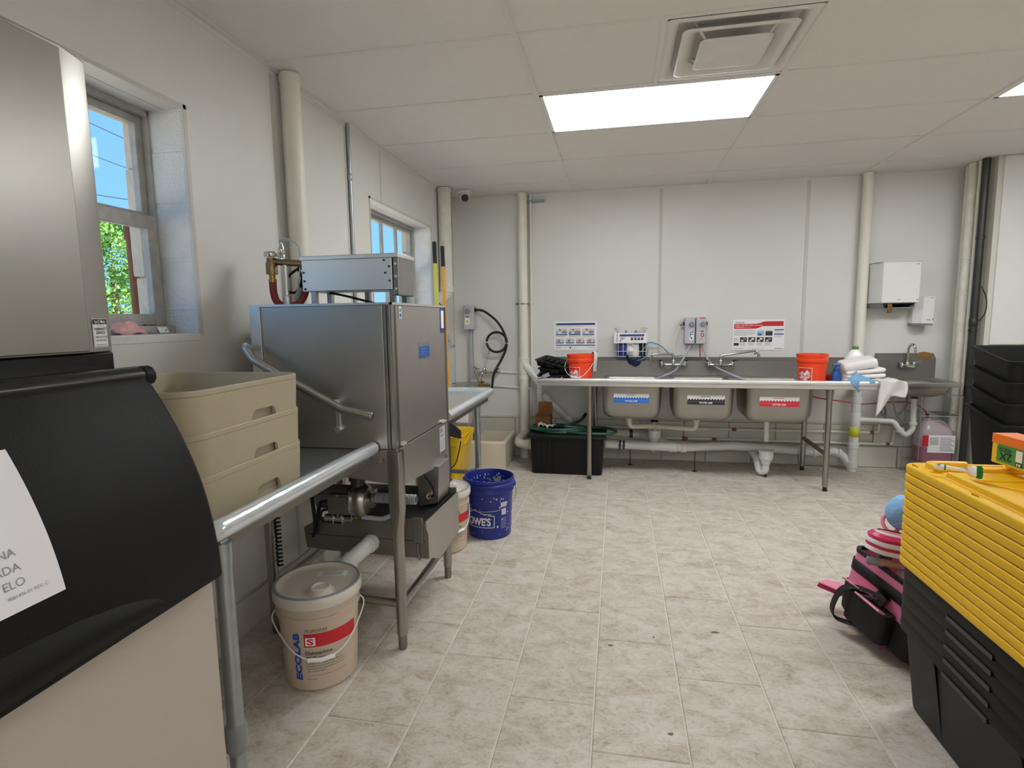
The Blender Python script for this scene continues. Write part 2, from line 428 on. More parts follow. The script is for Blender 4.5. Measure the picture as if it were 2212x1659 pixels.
# ================================================================== SETTING
LX, BY, CZ, RX, RY = -1.59, 5.25, 2.51, 4.6, -2.5
# ---- floor: grout bed and every tile
fl = struct('floor', MB().box(LX-.05, RY, -.12, RX, BY+.02, -.004), 'grout')
TW, TL = .3007, .6165
def tile_mesh(w, l):
    g = .003; mb = MB(); b = .003
    r0 = [(g, g, -.01), (w-g, g, -.01), (w-g, l-g, -.01), (g, l-g, -.01)]
    r1 = [(g, g, -.0025), (w-g, g, -.0025), (w-g, l-g, -.0025), (g, l-g, -.0025)]
    r2 = [(g+b, g+b, 0), (w-g-b, g+b, 0), (w-g-b, l-g-b, 0), (g+b, l-g-b, 0)]
    mb.ring_loft([r0, r1, r2], False, True); return mesh_of(mb, 'floor_tile', 'tile', 12)
TM = {}
c0 = -.072
for ci in range(-6, 16):
    x0 = c0+ci*TW; x1 = x0+TW
    if x0 >= RX or x1 <= LX-.02: continue
    x0 = max(x0, LX-.02); x1 = min(x1, RX)
    ph = 1.585-ci*TL/3*1.0
    j = math.floor((RY-ph)/TL)
    while True:
        y0 = ph+j*TL; y1 = y0+TL; j += 1
        if y0 >= BY: break
        y0c, y1c = max(y0, RY), min(y1, BY)
        if y1c-y0c < .02: continue
        key = (round(x1-x0, 3), round(y1c-y0c, 3))
        if key not in TM: TM[key] = tile_mesh(*key)
        o = bpy.data.objects.new('tile', TM[key]); COL.objects.link(o); o.parent = fl; o.location = (x0, y0c, 0)

# ---- ceiling: slab, grid, panels
ce = struct('ceiling', MB().box(LX-.4, RY-.1, CZ+.035, RX+.1, BY+.2, CZ+.1), 'ceiling_tile')
TX = [-1.59, -.43, .775, 1.99, 3.21, 4.43, RX]; 
TY = [2.377+.62*k for k in range(-8, 5)]; TY = [RY]+[y for y in TY if y > RY+.1]+[BY]
lamps = {(1, 3.3), (3, 3.3), (3, -1.66), (1, -1.66)}  # the rear pair is unseen, added for brightness and steel reflections
def cellkind(i, ym):
    for a, b in lamps:
        if a == i and abs(b-ym) < .2: return 'lamp'
    if i == 1 and abs(ym-2.687) < .2: return 'duct'
for i in range(len(TX)-1):
    for j in range(len(TY)-1):
        x0, x1, y0, y1 = TX[i], TX[i+1], TY[j], TY[j+1]; k = cellkind(i, (y0+y1)/2)
        if k == 'lamp': continue
        if k == 'duct': x1 = .172
        obj('panel', MB().box(x0+.004, y0+.004, CZ+.004, x1-.004, y1-.004, CZ+.02), 'ceiling_tile', ce)
for x in TX[1:-1]:
    obj('main_tee', MB().box(x-.013, RY, CZ-.003, x+.013, BY, CZ+.004).box(x-.002, RY, CZ, x+.002, BY, CZ+.03), 'tee', ce)
for y in TY[1:-1]:
    for i in range(len(TX)-1):
        obj('cross_tee', MB().box(TX[i]+.013, y-.012, CZ-.001, TX[i+1]-.013, y+.012, CZ+.005), 'tee', ce)
obj('cross_tee', MB().box(.16, 2.389, CZ-.001, .184, 2.985, CZ+.005), 'tee', ce)
struct('trim_1', MB().box(LX, RY, CZ-.004, LX+.022, BY, CZ+.003).box(LX, RY, CZ-.025, LX+.003, BY, CZ), 'tee')
struct('trim_2', MB().box(LX, BY-.022, CZ-.004, 2.8, BY, CZ+.003).box(LX, BY-.003, CZ-.02, 2.8, BY, CZ), 'tee')

# ---- left wall with two window openings
WIN = [(.68, 1.87), (3.434, 4.62)]; WZ0, WZ1 = 1.31, 2.14
mb = MB(); g = .12; ys = [RY]
for a, b in WIN: ys += [a-g, b+g]
ys.append(BY+.2)
for k in range(0, len(ys), 2): mb.box(-1.85, ys[k], -.1, LX-.01, ys[k+1], CZ+.05)
for a, b in WIN:
    mb.box(-1.85, a-g, -.1, LX-.01, b+g, WZ0-.09); mb.box(-1.85, a-g, WZ1+.09, LX-.01, b+g, CZ+.05)
wl = struct('wall_left', mb, 'wall_core')
PB = [RY, -1.22, 0, 1.22, 2.43, 3.13, 3.62, 4.84, BY]
for k in range(len(PB)-1):
    y0, y1 = PB[k]+.002, PB[k+1]-.002; z0, z1 = .16, CZ
    mb = MB(); X0, X1 = LX-.01, LX
    hs = [(max(a, y0), min(b, y1)) for a, b in WIN if a < y1 and b > y0]
    if hs:
        a, b = hs[0]
        if a > y0: mb.box(X0, y0, z0, X1, a, z1)
        if b < y1: mb.box(X0, b, z0, X1, y1, z1)
        mb.box(X0, a, z0, X1, b, WZ0); mb.box(X0, a, WZ1, X1, b, z1)
    else: mb.box(X0, y0, z0, X1, y1, z1)
    obj('panel', mb, 'frp_left', wl)
for y in PB[1:-1]:
    obj('seam_strip', MB().box(LX-.002, y-.011, .16, LX+.002, y+.011, CZ-.02) if not any(a < y < b for a, b in WIN) else
        MB().box(LX-.002, y-.009, .16, LX+.0015, y+.009, WZ0).box(LX-.002, y-.009, WZ1, LX+.0015, y+.009, CZ-.02), 'seam_trim', wl)
struct('baseboard_left', MB().box(LX-.01, RY, 0, LX+.012, BY, .155).box(LX-.01, RY, .155, LX+.004, BY, .165), 'wall_core', bevel=.004)

def window(n, y0, y1, mull):
    w = sroot('window_%d' % n, ((LX-.1), (y0+y1)/2, WZ0))
    zs = [WZ0-.09, 1.39, 1.591, 1.795, 1.997, WZ1+.0]
    for side in (0, 1):
        for k in range(5):
            ya, yb = (y1, y1+.118) if side else (y0-.118, y0)
            e = .004*random.random()
            obj('block', MB().box(-1.752, ya+(e if side else 0), zs[k]+.006, LX-.011, yb-(0 if side else e), zs[k+1]-.006), 'block_paint', w, world=True, bevel=.006)
            ya, yb = (y1-.006-.01*random.random(), y1+.118) if side else (y0-.118, y0+.012)
            obj('stone', MB().box(-1.852-.008*random.random(), ya, zs[k]+.02-.08*(k > 0), -1.802, yb, zs[k+1]-.064-.016*(k == 4)+.08*(k == 4)), 'stone_out', w, world=True, bevel=.006)
    obj('mortar', MB().box(-1.75, y1+.006, WZ0-.09, LX-.012, y1+.118, WZ1).box(-1.75, y0-.118, WZ0-.09, LX-.012, y0-.006, WZ1)
        .box(-1.848, y1+.006, WZ0-.09, -1.81, y1+.118, WZ1).box(-1.848, y0-.118, WZ0-.09, -1.81, y0-.006, WZ1), 'block_paint', w, world=True)
    for xa, xb in ((-1.672, LX-.002), (-1.752, -1.675)):
        obj('head_board', MB().box(xa, y0-.118, WZ1, xb, y1+.118, WZ1+.088), 'wood_paint', w, world=True, bevel=.002)
    obj('lintel', MB().box(-1.86, y0-.118, WZ1-.03, -1.80, y1+.118, WZ1+.088), 'stone_pink', w, world=True)
    obj('sill', MB().box(-1.80, y0-.1, WZ0-.088, LX-.012, y1+.1, WZ0).box(LX-.012, y0, WZ0-.03, LX+.002, y1, WZ0), 'wood_paint', w, world=True, bevel=.004)
    obj('stone_sill', MB().box(-1.90, y0-.118, WZ0-.088, -1.801, y1+.118, WZ0+.01), 'stone_out', w, world=True, bevel=.004)
    tr = MB()
    for a, b in ((y0-.012, y0+.003), (y1-.003, y1+.012)): tr.box(LX, a, WZ0-.01, LX+.004, b, WZ1+.012)
    tr.box(LX, y0-.012, WZ1-.003, LX+.004, y1+.012, WZ1+.012)
    obj('edge_trim', tr, 'seam_trim', w, world=True)
    fr = MB().box(-1.80, y0-.02, WZ0, -1.742, y0+.008, WZ1).box(-1.80, y1-.008, WZ0, -1.742, y1+.02, WZ1).box(-1.80, y0, WZ1-.022, -1.742, y1, WZ1).box(-1.80, y0, WZ0, -1.70, y1, WZ0+.03)
    obj('window_frame', fr, 'sash_paint', w, world=True, bevel=.002)
    for nm, x0, x1, z0, z1 in (('upper_sash', -1.797, -1.768, 1.722, WZ1-.022), ('lower_sash', -1.765, -1.735, WZ0+.03, 1.752)):
        s = MB(); ya, yb = y0+.008, y1-.008; t = .030 if nm == 'upper_sash' else .046
        s.box(x0, ya, z0, x1, ya+t, z1).box(x0, yb-t, z0, x1, yb, z1).box(x0, ya+t, z0, x1, yb-t, z0+.045).box(x0, ya+t, z1-(.03 if nm == 'upper_sash' else .05), x1, yb-t, z1)
        step = (yb-ya-2*t)/mull
        for q in range(1, mull): s.box(x0+.003, ya+t+q*step-.014, z0+.045, x1-.003, ya+t+q*step+.014, z1-.03)
        so_ = obj(nm, s, 'sash_paint', w, world=True, bevel=.003)
        for q in range(mull):
            obj('pane', MB().box((x0+x1)/2-.0015, ya+t+q*step, z0+.045, (x0+x1)/2+.0015, ya+t+(q+1)*step, z1-.03), 'glass', so_, world=True)
    return w
window(1, WIN[0][0], WIN[0][1], 4); window(2, WIN[1][0], WIN[1][1], 4)
tag(obj('rusty_downpipe', MB().tube([(-1.895, 1.90, -.3), (-1.895, 1.90, 1.70)], .02, 12).tube([(-1.895, 1.90, 1.68), (-1.895, 1.90, 1.73)], .025, 12), 'rust'), 'rusty orange pipe end outside the near window', 'pipe')

# ---- back wall
wb = struct('wall_back', MB().box(-1.95, BY+.01, -.1, 2.85, BY+.3, CZ+.05), 'wall_core')
PX = [LX, -.84, .373, 1.597, 2.80]
for k in range(4):
    obj('panel', MB().box(PX[k]+.002, BY, .40, PX[k+1]-.002, BY+.011, CZ), 'frp_wall', wb)
for x in PX[1:-1]:
    obj('seam_strip', MB().box(x-.014, BY-.003, .40, x+.014, BY+.002, CZ-.02), 'seam_trim', wb, bevel=.001)
obj('base_lip', MB().box(LX, BY-.012, .385, 2.8, BY+.01, .40), 'wall_core', wb)
x = LX
for r_ in range(2):
    x = LX-(.2 if r_ else 0)
    while x < 2.8:
        a, b = max(x, LX)+.003, min(x+.4, 2.8)-.003
        if b-a > .02: obj('block', MB().box(a, BY-.006-.003*random.random(), .003+r_*.192, b, BY+.01, .189+r_*.192), 'wall_core', wb, bevel=.004)
        x += .4
# ---- corner chase, right and rear walls
wc = struct('wall_corner', MB().box(2.80, 4.90, -.1, RX+.1, BY+.3, CZ+.05), 'wall_core')
obj('panel', MB().box(2.835, 4.886, 1.10, 4.05, 4.90, CZ), 'frp_wall', wc, bevel=.001)
obj('panel', MB().box(4.055, 4.886, .1, RX, 4.90, CZ), 'frp_wall', wc)
struct('wall_right', MB().box(RX, RY-.1, -.1, RX+.1, BY, CZ+.05), 'frp_wall')
struct('wall_rear', MB().box(-1.95, RY-.1, -.1, RX, RY, CZ+.05), 'frp_wall')

# ---- outdoors seen through the glass
og = struct('ground_outside', MB().box(-60, -40, -.5, -1.86, 60, -.3), 'pale_ground')
def tree(loc, h, r, label):
    t = thing('tree', label, 'tree', loc)
    obj('trunk', MB().tube([(0, 0, 0), (.05, 0, h*.4), (0, .05, h*.75)], [.13, .1, .05], 10), 'bark', t)
    rn = random.Random(3); mb = MB()
    for k in range(11000):
        a = rn.uniform(0, 6.283); zz = rn.uniform(-1, 1); q = rn.uniform(.55, 1)**.6
        rr = r*math.sqrt(max(0, 1-zz*zz*.95))*(.75+.25*math.sin(5*a+7*zz))*q
        p = Vector((rr*math.cos(a), rr*math.sin(a), h*.62+zz*h*.38)); d = Vector((rn.gauss(0, 1), rn.gauss(0, 1), rn.gauss(0, 1))).normalized()
        u = d.orthogonal().normalized(); v = d.cross(u); s = rn.uniform(.035, .06)
        mb.add([p-u*s, p+v*s*.6, p+u*s, p-v*s*.6], [(0, 1, 2, 3)])
    o = obj('foliage', mb, 'leaf', t); o['kind'] = 'stuff'
tree((-11.3, 10.7, -.3), 3.95, 1.5, 'leafy green tree outside beyond the near window')
for k, (a, b) in enumerate((((-20, 14, 8.2), (-14, 30, 5.4)), ((-20, 16, 6.2), (-13, 26, 6.3)), ((-18, 12, 8.8), (-16, 24, 7.2)))):
    mid = [(a[i]+b[i])/2-(0.25 if i == 2 else 0) for i in range(3)]
    tag(obj('power_line', MB().tube(spline([a, mid, b], 6), .014, 5), 'black_rubber'), ['upper dark power line crossing the sky steeply outside', 'level dark power line crossing the sky outside', 'short dark power line high in the sky outside'][k], 'power line', 'power lines outside the window')

# ---- ceiling fixtures
def lamp(x0, x1, y0, y1, label):
    t = thing('ceiling_light', label, 'ceiling light', ((x0+x1)/2, (y0+y1)/2, CZ), 0, 'flat panel ceiling lights')
    w, l = (x1-x0)/2-.014, (y1-y0)/2-.013
    fr = MB()
    for a in (-1, 1):
        fr.box(a*w, -l, -.002, a*(w-.018), l, .02).box(-w, a*l, -.002, w, a*(l-.018), .02)
    obj('frame', fr, 'white_plastic', t)
    obj('diffuser', MB().box(-w+.018, -l+.018, .002, w-.018, l-.018, .012), 'diffuser_lens', t)
    obj('housing', MB().box(-w, -l, .02, w, l, .033), 'tee', t)
cell = lambda v, lst: [(lst[i], lst[i+1]) for i in range(len(lst)-1) if lst[i] < v < lst[i+1]][0]
for (i, ym), lab in {(1, 3.3): 'lit flat white ceiling panel light beside the square air vent', (3, 3.3): 'lit ceiling panel light cut off at the right edge of the photo',
                     (1, -1.66): 'added unseen ceiling panel light at the rear of the room, left one', (3, -1.66): 'added unseen ceiling panel light at the rear of the room, right one'}.items():
    y0, y1 = cell(ym, TY); lamp(TX[i], TX[i+1], y0, y1, lab)
# air diffuser
t = thing('air_vent', 'white stepped square air vent diffuser in the ceiling grid', 'air vent', (.475, 2.687, CZ))
def sq_ring(mb, prof, n=4, r=.03):
    rings = [rrect(2*h, 2*h, min(r, h*.3), z, n) for h, z in prof]; mb.ring_loft(rings, False, False)
mb = MB(); sq_ring(mb, [(.292, -.001), (.262, -.001), (.245, .008), (.235, .03), (.225, .075), (.115, .085)], r=.02); obj('outer_pan', mb, 'tee', t, solid=.0015)
mb = MB(); sq_ring(mb, [(.225, -.012), (.212, -.016), (.195, -.010), (.165, .025), (.150, .03)]); obj('middle_cone', mb, 'tee', t, solid=.003)
mb = MB(); mb.ring_loft([rrect(.29, .29, .03, -.020), rrect(.27, .27, .025, -.022), rrect(.11, .11, .02, -.002), rrect(.10, .10, .02, .0)], False, True); obj('center_cone', mb, 'tee', t, solid=.003)
for a, b in ((-1, -1), (-1, 1), (1, -1), (1, 1)):
    obj('strut', MB().tube([(a*.12, b*.12, -.018), (a*.16, b*.16, .026), (a*.2, b*.2, .07)], .006, 6), 'tee', t)
obj('duct_collar', MB().lathe([(.11, .083), (.11, .12), (.105, .12), (.105, .083)], 32).lathe([(.105, .118), (.002, .118)], 32, mi=1), ['dark_metal', 'shadow_gap'], t)
for px in (-.12, .16): obj('screw', MB().lathe([(.004, 0), (.004, -.002), (.0005, -.003)], 8, (px, -.236, .028)), 'black_rubber', t)
# security camera on the ceiling
t = thing('security_camera', 'white dome security camera on the ceiling by the corner pipe', 'camera', (-1.385, 5.0, CZ)); t.scale = (1.3, 1.3, 1.3)
obj('base', MB().lathe([(.002, -.022), (.05, -.022), (.056, -.015), (.056, .0)], 28), 'white_plastic', t)
mb = MB(); prof = [(.044*math.sin(a), -.044*math.cos(a)) for a in [math.pi*k/14 for k in range(15)]]
mb.lathe([(max(r, .0005), z) for r, z in prof], 24, (0, -.01, -.035)); b_ = obj('ball', mb, 'white_plastic', t)
d = Vector((.35, -.8, -.45)).normalized(); c = Vector((0, -.01, -.035))
obj('lens', MB().cyl(c+d*.03, c+d*.0455, .026, .023, 20), 'black_gloss', b_)
obj('visor', MB().tube([c+d*.03, c+d*.047], [.034, .03], 20, cap=False), 'white_plastic', b_, solid=.002)
tag(obj('cable', MB().tube(spline([(-1.425, 5.02, 2.49), (-1.46, 5.12, 2.475), (-1.52, 5.2, 2.48), (-1.56, 5.22, 2.5)], 5), .004, 6), 'white_plastic'), 'thin white cable of the security camera under the ceiling', 'cable')

# ================================================================== PIPES ON THE WALLS
def pipe(name, label, pts, r, m, cat='pipe', group=None, fil=0, collars=(), n=14, root=True, cm=None, cr=1.22):
    """a run of pipe as a thing: body + collar parts"""
    path = fillet(pts, fil) if fil else [Vector(p) for p in pts]
    t = thing(name, label, cat, tuple(pts[-1] if pts[-1][2] < pts[0][2] else pts[0]), 0, group)
    obj('pipe_body', MB().tube(path, r, n), m, t, world=True)
    for p, d, l in collars:
        p, d = Vector(p), Vector(d).normalized()
        obj('collar', MB().tube([p-d*l/2, p-d*l*.42, p+d*l*.42, p+d*l/2], [r*1.02, r*cr, r*cr, r*1.02], n), cm or m, t, world=True)
    return t
pipe('wall_pipe', 'thick cream painted vertical pipe between the near window and the dishwasher', [(-1.535, 2.50, .85), (-1.535, 2.50, CZ)], .046, 'pipe_paint', collars=[((-1.535, 2.5, 2.49), (0, 0, 1), .03)], cr=1.06)
pipe('wall_pipe', 'thick cream painted pipe in the far left corner ending in an elbow', [(-1.525, 4.83, CZ), (-1.525, 4.83, 1.60), (-1.60, 4.83, 1.52)], .058, 'pipe_peel', fil=.08, collars=[((-1.525, 4.83, 2.49), (0, 0, 1), .04), ((-1.525, 4.83, 1.62), (0, 0, 1), .05)], cr=1.1)
pipe('conduit', 'thin grey metal conduit on the left wall before the far window', [(-1.577, 3.15, .9), (-1.577, 3.15, CZ)], .0115, 'galv', 'conduit', collars=[((-1.577, 3.15, 2.2), (0, 0, 1), .04)])
pipe('wall_pipe', 'cream vertical drain pipe on the back wall left of the poster', [(-.885, 5.19, 0), (-.885, 5.19, CZ)], .043, 'pipe_paint', collars=[((-.885, 5.19, .955), (0, 0, 1), .05), ((-.885, 5.19, .79), (0, 0, 1), .05), ((-.885, 5.19, .875), (0, 0, 1), .13)], cr=1.16)
t = thing('pipe_clamp', 'small metal strap clamp holding the cream drain pipe to the wall', 'clamp', (-.885, 5.25, 1.49))
obj('strap', MB().tube([(-.048, -.01, 0), (-.046, -.07, 0), (0, -.108, 0), (.046, -.07, 0), (.048, -.01, 0)], .007, 6), 'galv', t)
for a in (-1, 1):
    e_ = obj('ear', MB().box(a*.045, -.012, -.011, a*.085, -.002, .011), 'galv', t); obj('screw', MB().lathe([(.006, -.016), (.006, -.012)], 8, (a*.07, 0, 0), ax='y', cap0=True), 'dark_metal', e_)
pipe('wall_pipe', 'thin white vertical pipe right beside the cream drain pipe', [(-.815, 5.235, .67), (-.815, 5.235, CZ)], .012, 'pipe_paint')
pipe('wall_pipe', 'cream vertical pipe behind the bleach jug on the back wall', [(2.035, 5.195, .70), (2.035, 5.195, CZ)], .042, 'pipe_paint', collars=[((2.035, 5.195, 1.9), (0, 0, 1), .03)], cr=1.04)
pipe('wall_pipe', 'slim white pipe leftmost in the right corner pipe bundle', [(2.745, 5.165, 0), (2.745, 5.165, CZ)], .018, 'pipe_paint')
pk = pipe('wall_pipe', 'peeling white insulated pipe in the right corner pipe bundle', [(2.735, 5.08, 0)]+[(2.735+random.uniform(-.003, .003), 5.08+random.uniform(-.003, .003), .1*k) for k in range(1, 25)]+[(2.735, 5.08, CZ)], .034, 'pipe_peel', collars=[((2.735, 5.08, 1.78), (0, 0, 1), .02)], cr=1.25)
pipe('wall_pipe', 'slim white pipe between the peeling pipe and the black pipe', [(2.745, 5.01, 0), (2.745, 5.01, CZ)], .014, 'pipe_paint')
pipe('wall_pipe', 'black iron pipe in the right corner pipe bundle', [(2.745, 4.945, 0), (2.745, 4.945, CZ)], .026, 'dark_metal', collars=[((2.745, 4.945, 1.92), (0, 0, 1), .03), ((2.745, 4.945, 1.21), (0, 0, 1), .02), ((2.745, 4.945, 1.27), (0, 0, 1), .06)], cr=1.12)
tag(obj('wire', MB().tube(spline([(2.76, 4.91, 1.55), (2.79, 4.89, 1.45), (2.79, 4.89, 1.35), (2.765, 4.912, 1.28)], 5), .004, 6), 'black_rubber'), 'loose thin black wire beside the black iron pipe', 'wire')
tag(obj('metal_strip', MB().box(-.865, 5.228, 2.425, -.68, 5.249, 2.452).box(-.86, 5.222, 2.432, -.685, 5.228, 2.446), 'galv', bevel=.002), 'short grey metal strut channel on the back wall under the ceiling', 'metal strip')
# horizontal water lines on the back wall
pipe('water_line', 'thin white water line from the service faucet to the drain pipe', [(-1.12, 5.237, .835), (-.93, 5.237, .825)], .009, 'pipe_paint', 'pipe')
pipe('water_line', 'thin white water line that turns down beside the drain pipe', [(-1.25, 5.237, .70), (-.83, 5.237, .675), (-.83, 5.237, .40)], .009, 'pipe_paint', 'pipe', fil=.01)
pipe('water_line', 'upper rusty white water line along the wall base under the sink', [(-.80, 5.225, .315), (2.24, 5.225, .318), (2.24, 5.21, .40)], .011, 'pipe_paint', 'pipe', fil=.02, collars=[((1.05, 5.225, .316), (1, 0, 0), .04), ((2.19, 5.225, .318), (1, 0, 0), .03)], cm='rust')
pipe('water_line', 'lower white water line along the wall base under the sink', [(-.80, 5.225, .225), (2.36, 5.225, .218), (2.36, 5.21, .35)], .011, 'pipe_paint', 'pipe', fil=.02, collars=[((.62, 5.225, .222), (1, 0, 0), .05), ((.88, 5.225, .222), (1, 0, 0), .04), ((2.32, 5.225, .218), (1, 0, 0), .03)], cm='rust')
pipe('drain_pipe', 'old grey painted drain pipe low behind the three bowl sink', [(-.35, 5.17, .275), (.30, 5.17, .262), (.48, 5.17, .17), (1.9, 5.17, .15)], .036, 'pvc_old', 'pipe', fil=.1, collars=[((.13, 5.17, .266), (1, 0, 0), .03)], cm='dark_metal', cr=1.1)

# ================================================================== ICE MACHINE
t = thing('ice_machine', 'steel topped ice machine with black curved bin door', 'ice machine', (-1.19, .56, 0)); IM = t
Y0, Y1 = .18, .945
def hprof(dx=0):   # plan outline of the upper cabinet
    return [(-1.57, Y0), (-1.03, Y0), (-.99, Y0+.07), (-.99, Y1-.068), (-1.012, Y1), (-1.57, Y1)]
mb = MB(); mb.prism([(x, y, 1.292) for x, y in hprof()], (0, 0, .556)); h = obj('ice_head', mb, 'steel_head', t, world=True, bevel=.003)
obj('front_panel', MB().box(-.992, Y0+.072, 1.296, -.986, Y1-.07, 1.84), 'steel_head', h, world=True, bevel=.002)
mb = MB(); fn = plane_fn((-.988, .872, 1.293), (0, 1, 0), (0, 0, 1))
# service sticker on the chamfered corner strip
A = Vector((-.99, Y1-.068, 0)); B = Vector((-1.012, Y1, 0)); U = (B-A).normalized()
so_ = A+U*.012+Vector((0, 0, 1.302)); fn = plane_fn(so_, U, (0, 0, 1), d=.001)
rectp(mb, fn, 0, 0, .046, .056, 0); fn2 = plane_fn(so_, U, (0, 0, 1), d=.0016)
rectp(mb, fn2, 0.001, .045, .045, .055, 1); fn3 = plane_fn(so_, U, (0, 0, 1), d=.0022)
rectp(mb, fn2, .001, .001, .0016, .045, 1); rectp(mb, fn2, .0444, .001, .045, .045, 1); rectp(mb, fn2, .001, .001, .045, .0018, 1)
put_text(mb, 'Ice-O-Matic', fn3, .008, 0, .01, box=(.006, .047, .040, .0535))
put_text(mb, '(Your Dealer)', fn3, .004, 1, box=(.011, .0405, .035, .043))
put_text(mb, 'WARRANTY', fn3, .007, 1, .02, box=(.004, .033, .042, .0385)); put_text(mb, 'SERVICE', fn3, .007, 1, .02, box=(.009, .026, .037, .0315))
put_text(mb, '1-800-TECH-ONE', fn3, .004, 1, .01, box=(.004, .018, .042, .022)); put_text(mb, '1-877-ICE-HELP', fn3, .004, 1, .01, box=(.006, .012, .040, .0155)); put_text(mb, 'www.iceomatic.com', fn3, .004, 1, .0, box=(.006, .004, .040, .007))
obj('service_sticker', mb, ['print_white', 'print_black'], h, world=True)
obj('black_base', MB().box(-1.55, Y0+.01, 1.25, -1.005, Y1-.004, 1.292), 'black_gloss', t, world=True, bevel=.004)
obj('bin_body', MB().box(-1.57, Y0, .15, -.822, Y1, .86).prism([(-1.57, Y0+.004, .86), (-.83, Y0+.004, .86), (-.935, Y0+.004, 1.25), (-1.57, Y0+.004, 1.25)], (0, Y1-Y0-.008, 0)), 'ice_panel', t, world=True, bevel=.004)
mb = MB(); prof = [(-.948, 1.262), (-.938, 1.258), (-.931, 1.248), (-.930, 1.237), (-.936, 1.226), (-.949, 1.222), (-1.0, 1.222), (-1.0, 1.258)]
mb.prism([(x, Y0-.012, z) for x, z in prof], (0, Y1-Y0+.006, 0)); rl = obj('hinge_rail', mb, 'black_gloss', t, world=True, bevel=.002)
mb = MB(); mb.prism([(x+.002 if x > -.96 else x, Y1-.006, z) for x, z in prof], (0, .024, 0)); obj('end_cap', mb, 'black_plastic', rl, world=True, bevel=.004, seg=3)
# curved door
dc = [(-.938, 1.236), (-.901, 1.178), (-.865, 1.112), (-.834, 1.036), (-.814, .959), (-.803, .881), (-.800, .832)]
dsp = spline([(x, 0, z) for x, z in dc], 5)
mb = MB(); ya, yb = Y0-.004, Y1+.002
outer = [[(p.x, y, p.z) for p in dsp] for y in (ya, ya+.012, yb-.012, yb)]
for k in (0, 3): outer[k] = [(x-.008, y, z) for x, y, z in outer[k]]
mb.ring_loft(outer, False, False, closed=False)
dr = obj('bin_door', mb, 'black_plastic', t, world=True, solid=.012)
# moulded pull lip low on the door
mb = MB()
def lip(u, v):
    y = Y0+.05+u*.58; e = math.sin(math.pi*min(1, max(0, u)))**.5
    z = .838+v*.07*e; i = min(len(dsp)-1, max(0, int((1.236-z)/(1.236-.832)*(len(dsp)-1)))); x = min(dsp, key=lambda p: abs(p.z-z)).x
    return (x+.005+.016*math.sin(math.pi*v)*e, y, z)
mb.sheet(lip, 24, 8); obj('pull_lip', mb, 'black_plastic', dr, world=True)
def door_pt(y, s):      # s: 0 top .. 1 bottom, lies on the door
    f = s*(len(dsp)-1); i = min(int(f), len(dsp)-2); p = dsp[i].lerp(dsp[i+1], f-i)
    return Vector((p.x+.0075, y, p.z))
def s_of_z(z): return min(range(401), key=lambda k: abs(door_pt(0, k/400).z-z))/400
sa, sb = s_of_z(1.165), s_of_z(.955)
L_ = sum((door_pt(0, sa+(sb-sa)*k/20)-door_pt(0, sa+(sb-sa)*(k+1)/20)).length for k in range(20))
def pap(u, v, d=0.):    # u metres towards +y from .27, v metres up from the bottom edge
    p = door_pt(.27+u, sb-(sb-sa)*v/L_); return (p.x+d, p.y, p.z)
mb = MB(); mb.sheet(lambda a, b: pap(a*.366, b*L_, .0005), 8, 12)
for s_, vv, hh in (('NA', .075, .012), ('ADA', .054, .012), ('ELO', .033, .012)):
    put_text(mb, s_, lambda a, b, vv=vv: pap(.318+a, vv+b, .0012), .0165, 1, .0, 'R')
put_text(mb, '9081496-01 REV. C', lambda a, b: pap(.345+a, .019+b, .0012), .0068, 1, 0, 'R')
tag(obj('instruction_sheet', mb, ['paper', 'print_grey']), 'white instruction sheet stuck on the black ice machine door', 'paper sheet')
for x in (-1.5, -.9):
    for y in (Y0+.06, Y1-.06): obj('foot', MB().tube([(x, y, 0), (x, y, .02), (x, y, .15)], [.028, .022, .022], 12), 'galv', t, world=True)

# ================================================================== NEAR DISH TABLE + TUBS
t = thing('dish_table', 'steel dish table with film wrapped rolled rim beside the ice machine', 'table', (-1.26, 1.54, 0)); DT = t
obj('top', MB().box(-1.575, 1.075, .822, -.945, 1.985, .838), 'steel', t, world=True)
obj('backsplash', MB().box(-1.585, 1.075, .83, -1.565, 1.985, .96), 'steel', t, world=True, bevel=.004)
rim = MB(); pth = fillet([(-.945, 1.975, .853), (-.945, 1.10, .853), (-1.56, 1.10, .853)], .018, 5)
def rimloft(path, prof):
    P = [Vector(p) for p in path]; rings = []
    for i, p in enumerate(P):
        a = P[max(0, i-1)]; b = P[min(len(P)-1, i+1)]; d = (b-a).normalized(); s = d.cross(Vector((0, 0, 1))).normalized()
        rings.append([p+s*u+Vector((0, 0, w)) for u, w in prof])
    return rings
RP = [(-.03, -.03), (-.03, -.004), (-.022, .012), (-.006, .021), (.01, .019), (.021, .009), (.025, -.005), (.021, -.018), (.01, -.03), (-.004, -.034)]
# left-hand normal points away from the table on the front run
rim.ring_loft(rimloft(pth, [(-u, w) for u, w in RP]), True, True); obj('rolled_rim', rim, 'wrapped_rim', t, world=True)
ap = MB().box(-.967, 1.11, .79, -.957, 1.985, .83).box(-1.56, 1.11, .79, -.957, 1.12, .83); obj('apron', ap, 'steel_dark', t, world=True)
lg = obj('leg', MB().tube([(-.948, 1.128, .02), (-.948, 1.128, .80)], .0205, 20), 'galv', t, world=True)
obj('leg_socket', MB().tube([(-.948, 1.128, .755), (-.948, 1.128, .815)], [.0235, .0245], 20).box(-1.03, 1.115, .80, -.94, 1.141, .82), 'galv', lg, world=True)
obj('rail_tee', MB().tube([(-.948, 1.128, .255), (-.948, 1.128, .265), (-.948, 1.128, .325), (-.948, 1.128, .335)], [.021, .0265, .0265, .021], 20).tube([(-.948, 1.128, .295), (-1.01, 1.128, .295)], .0235, 16), 'mid_grey', lg, world=True)
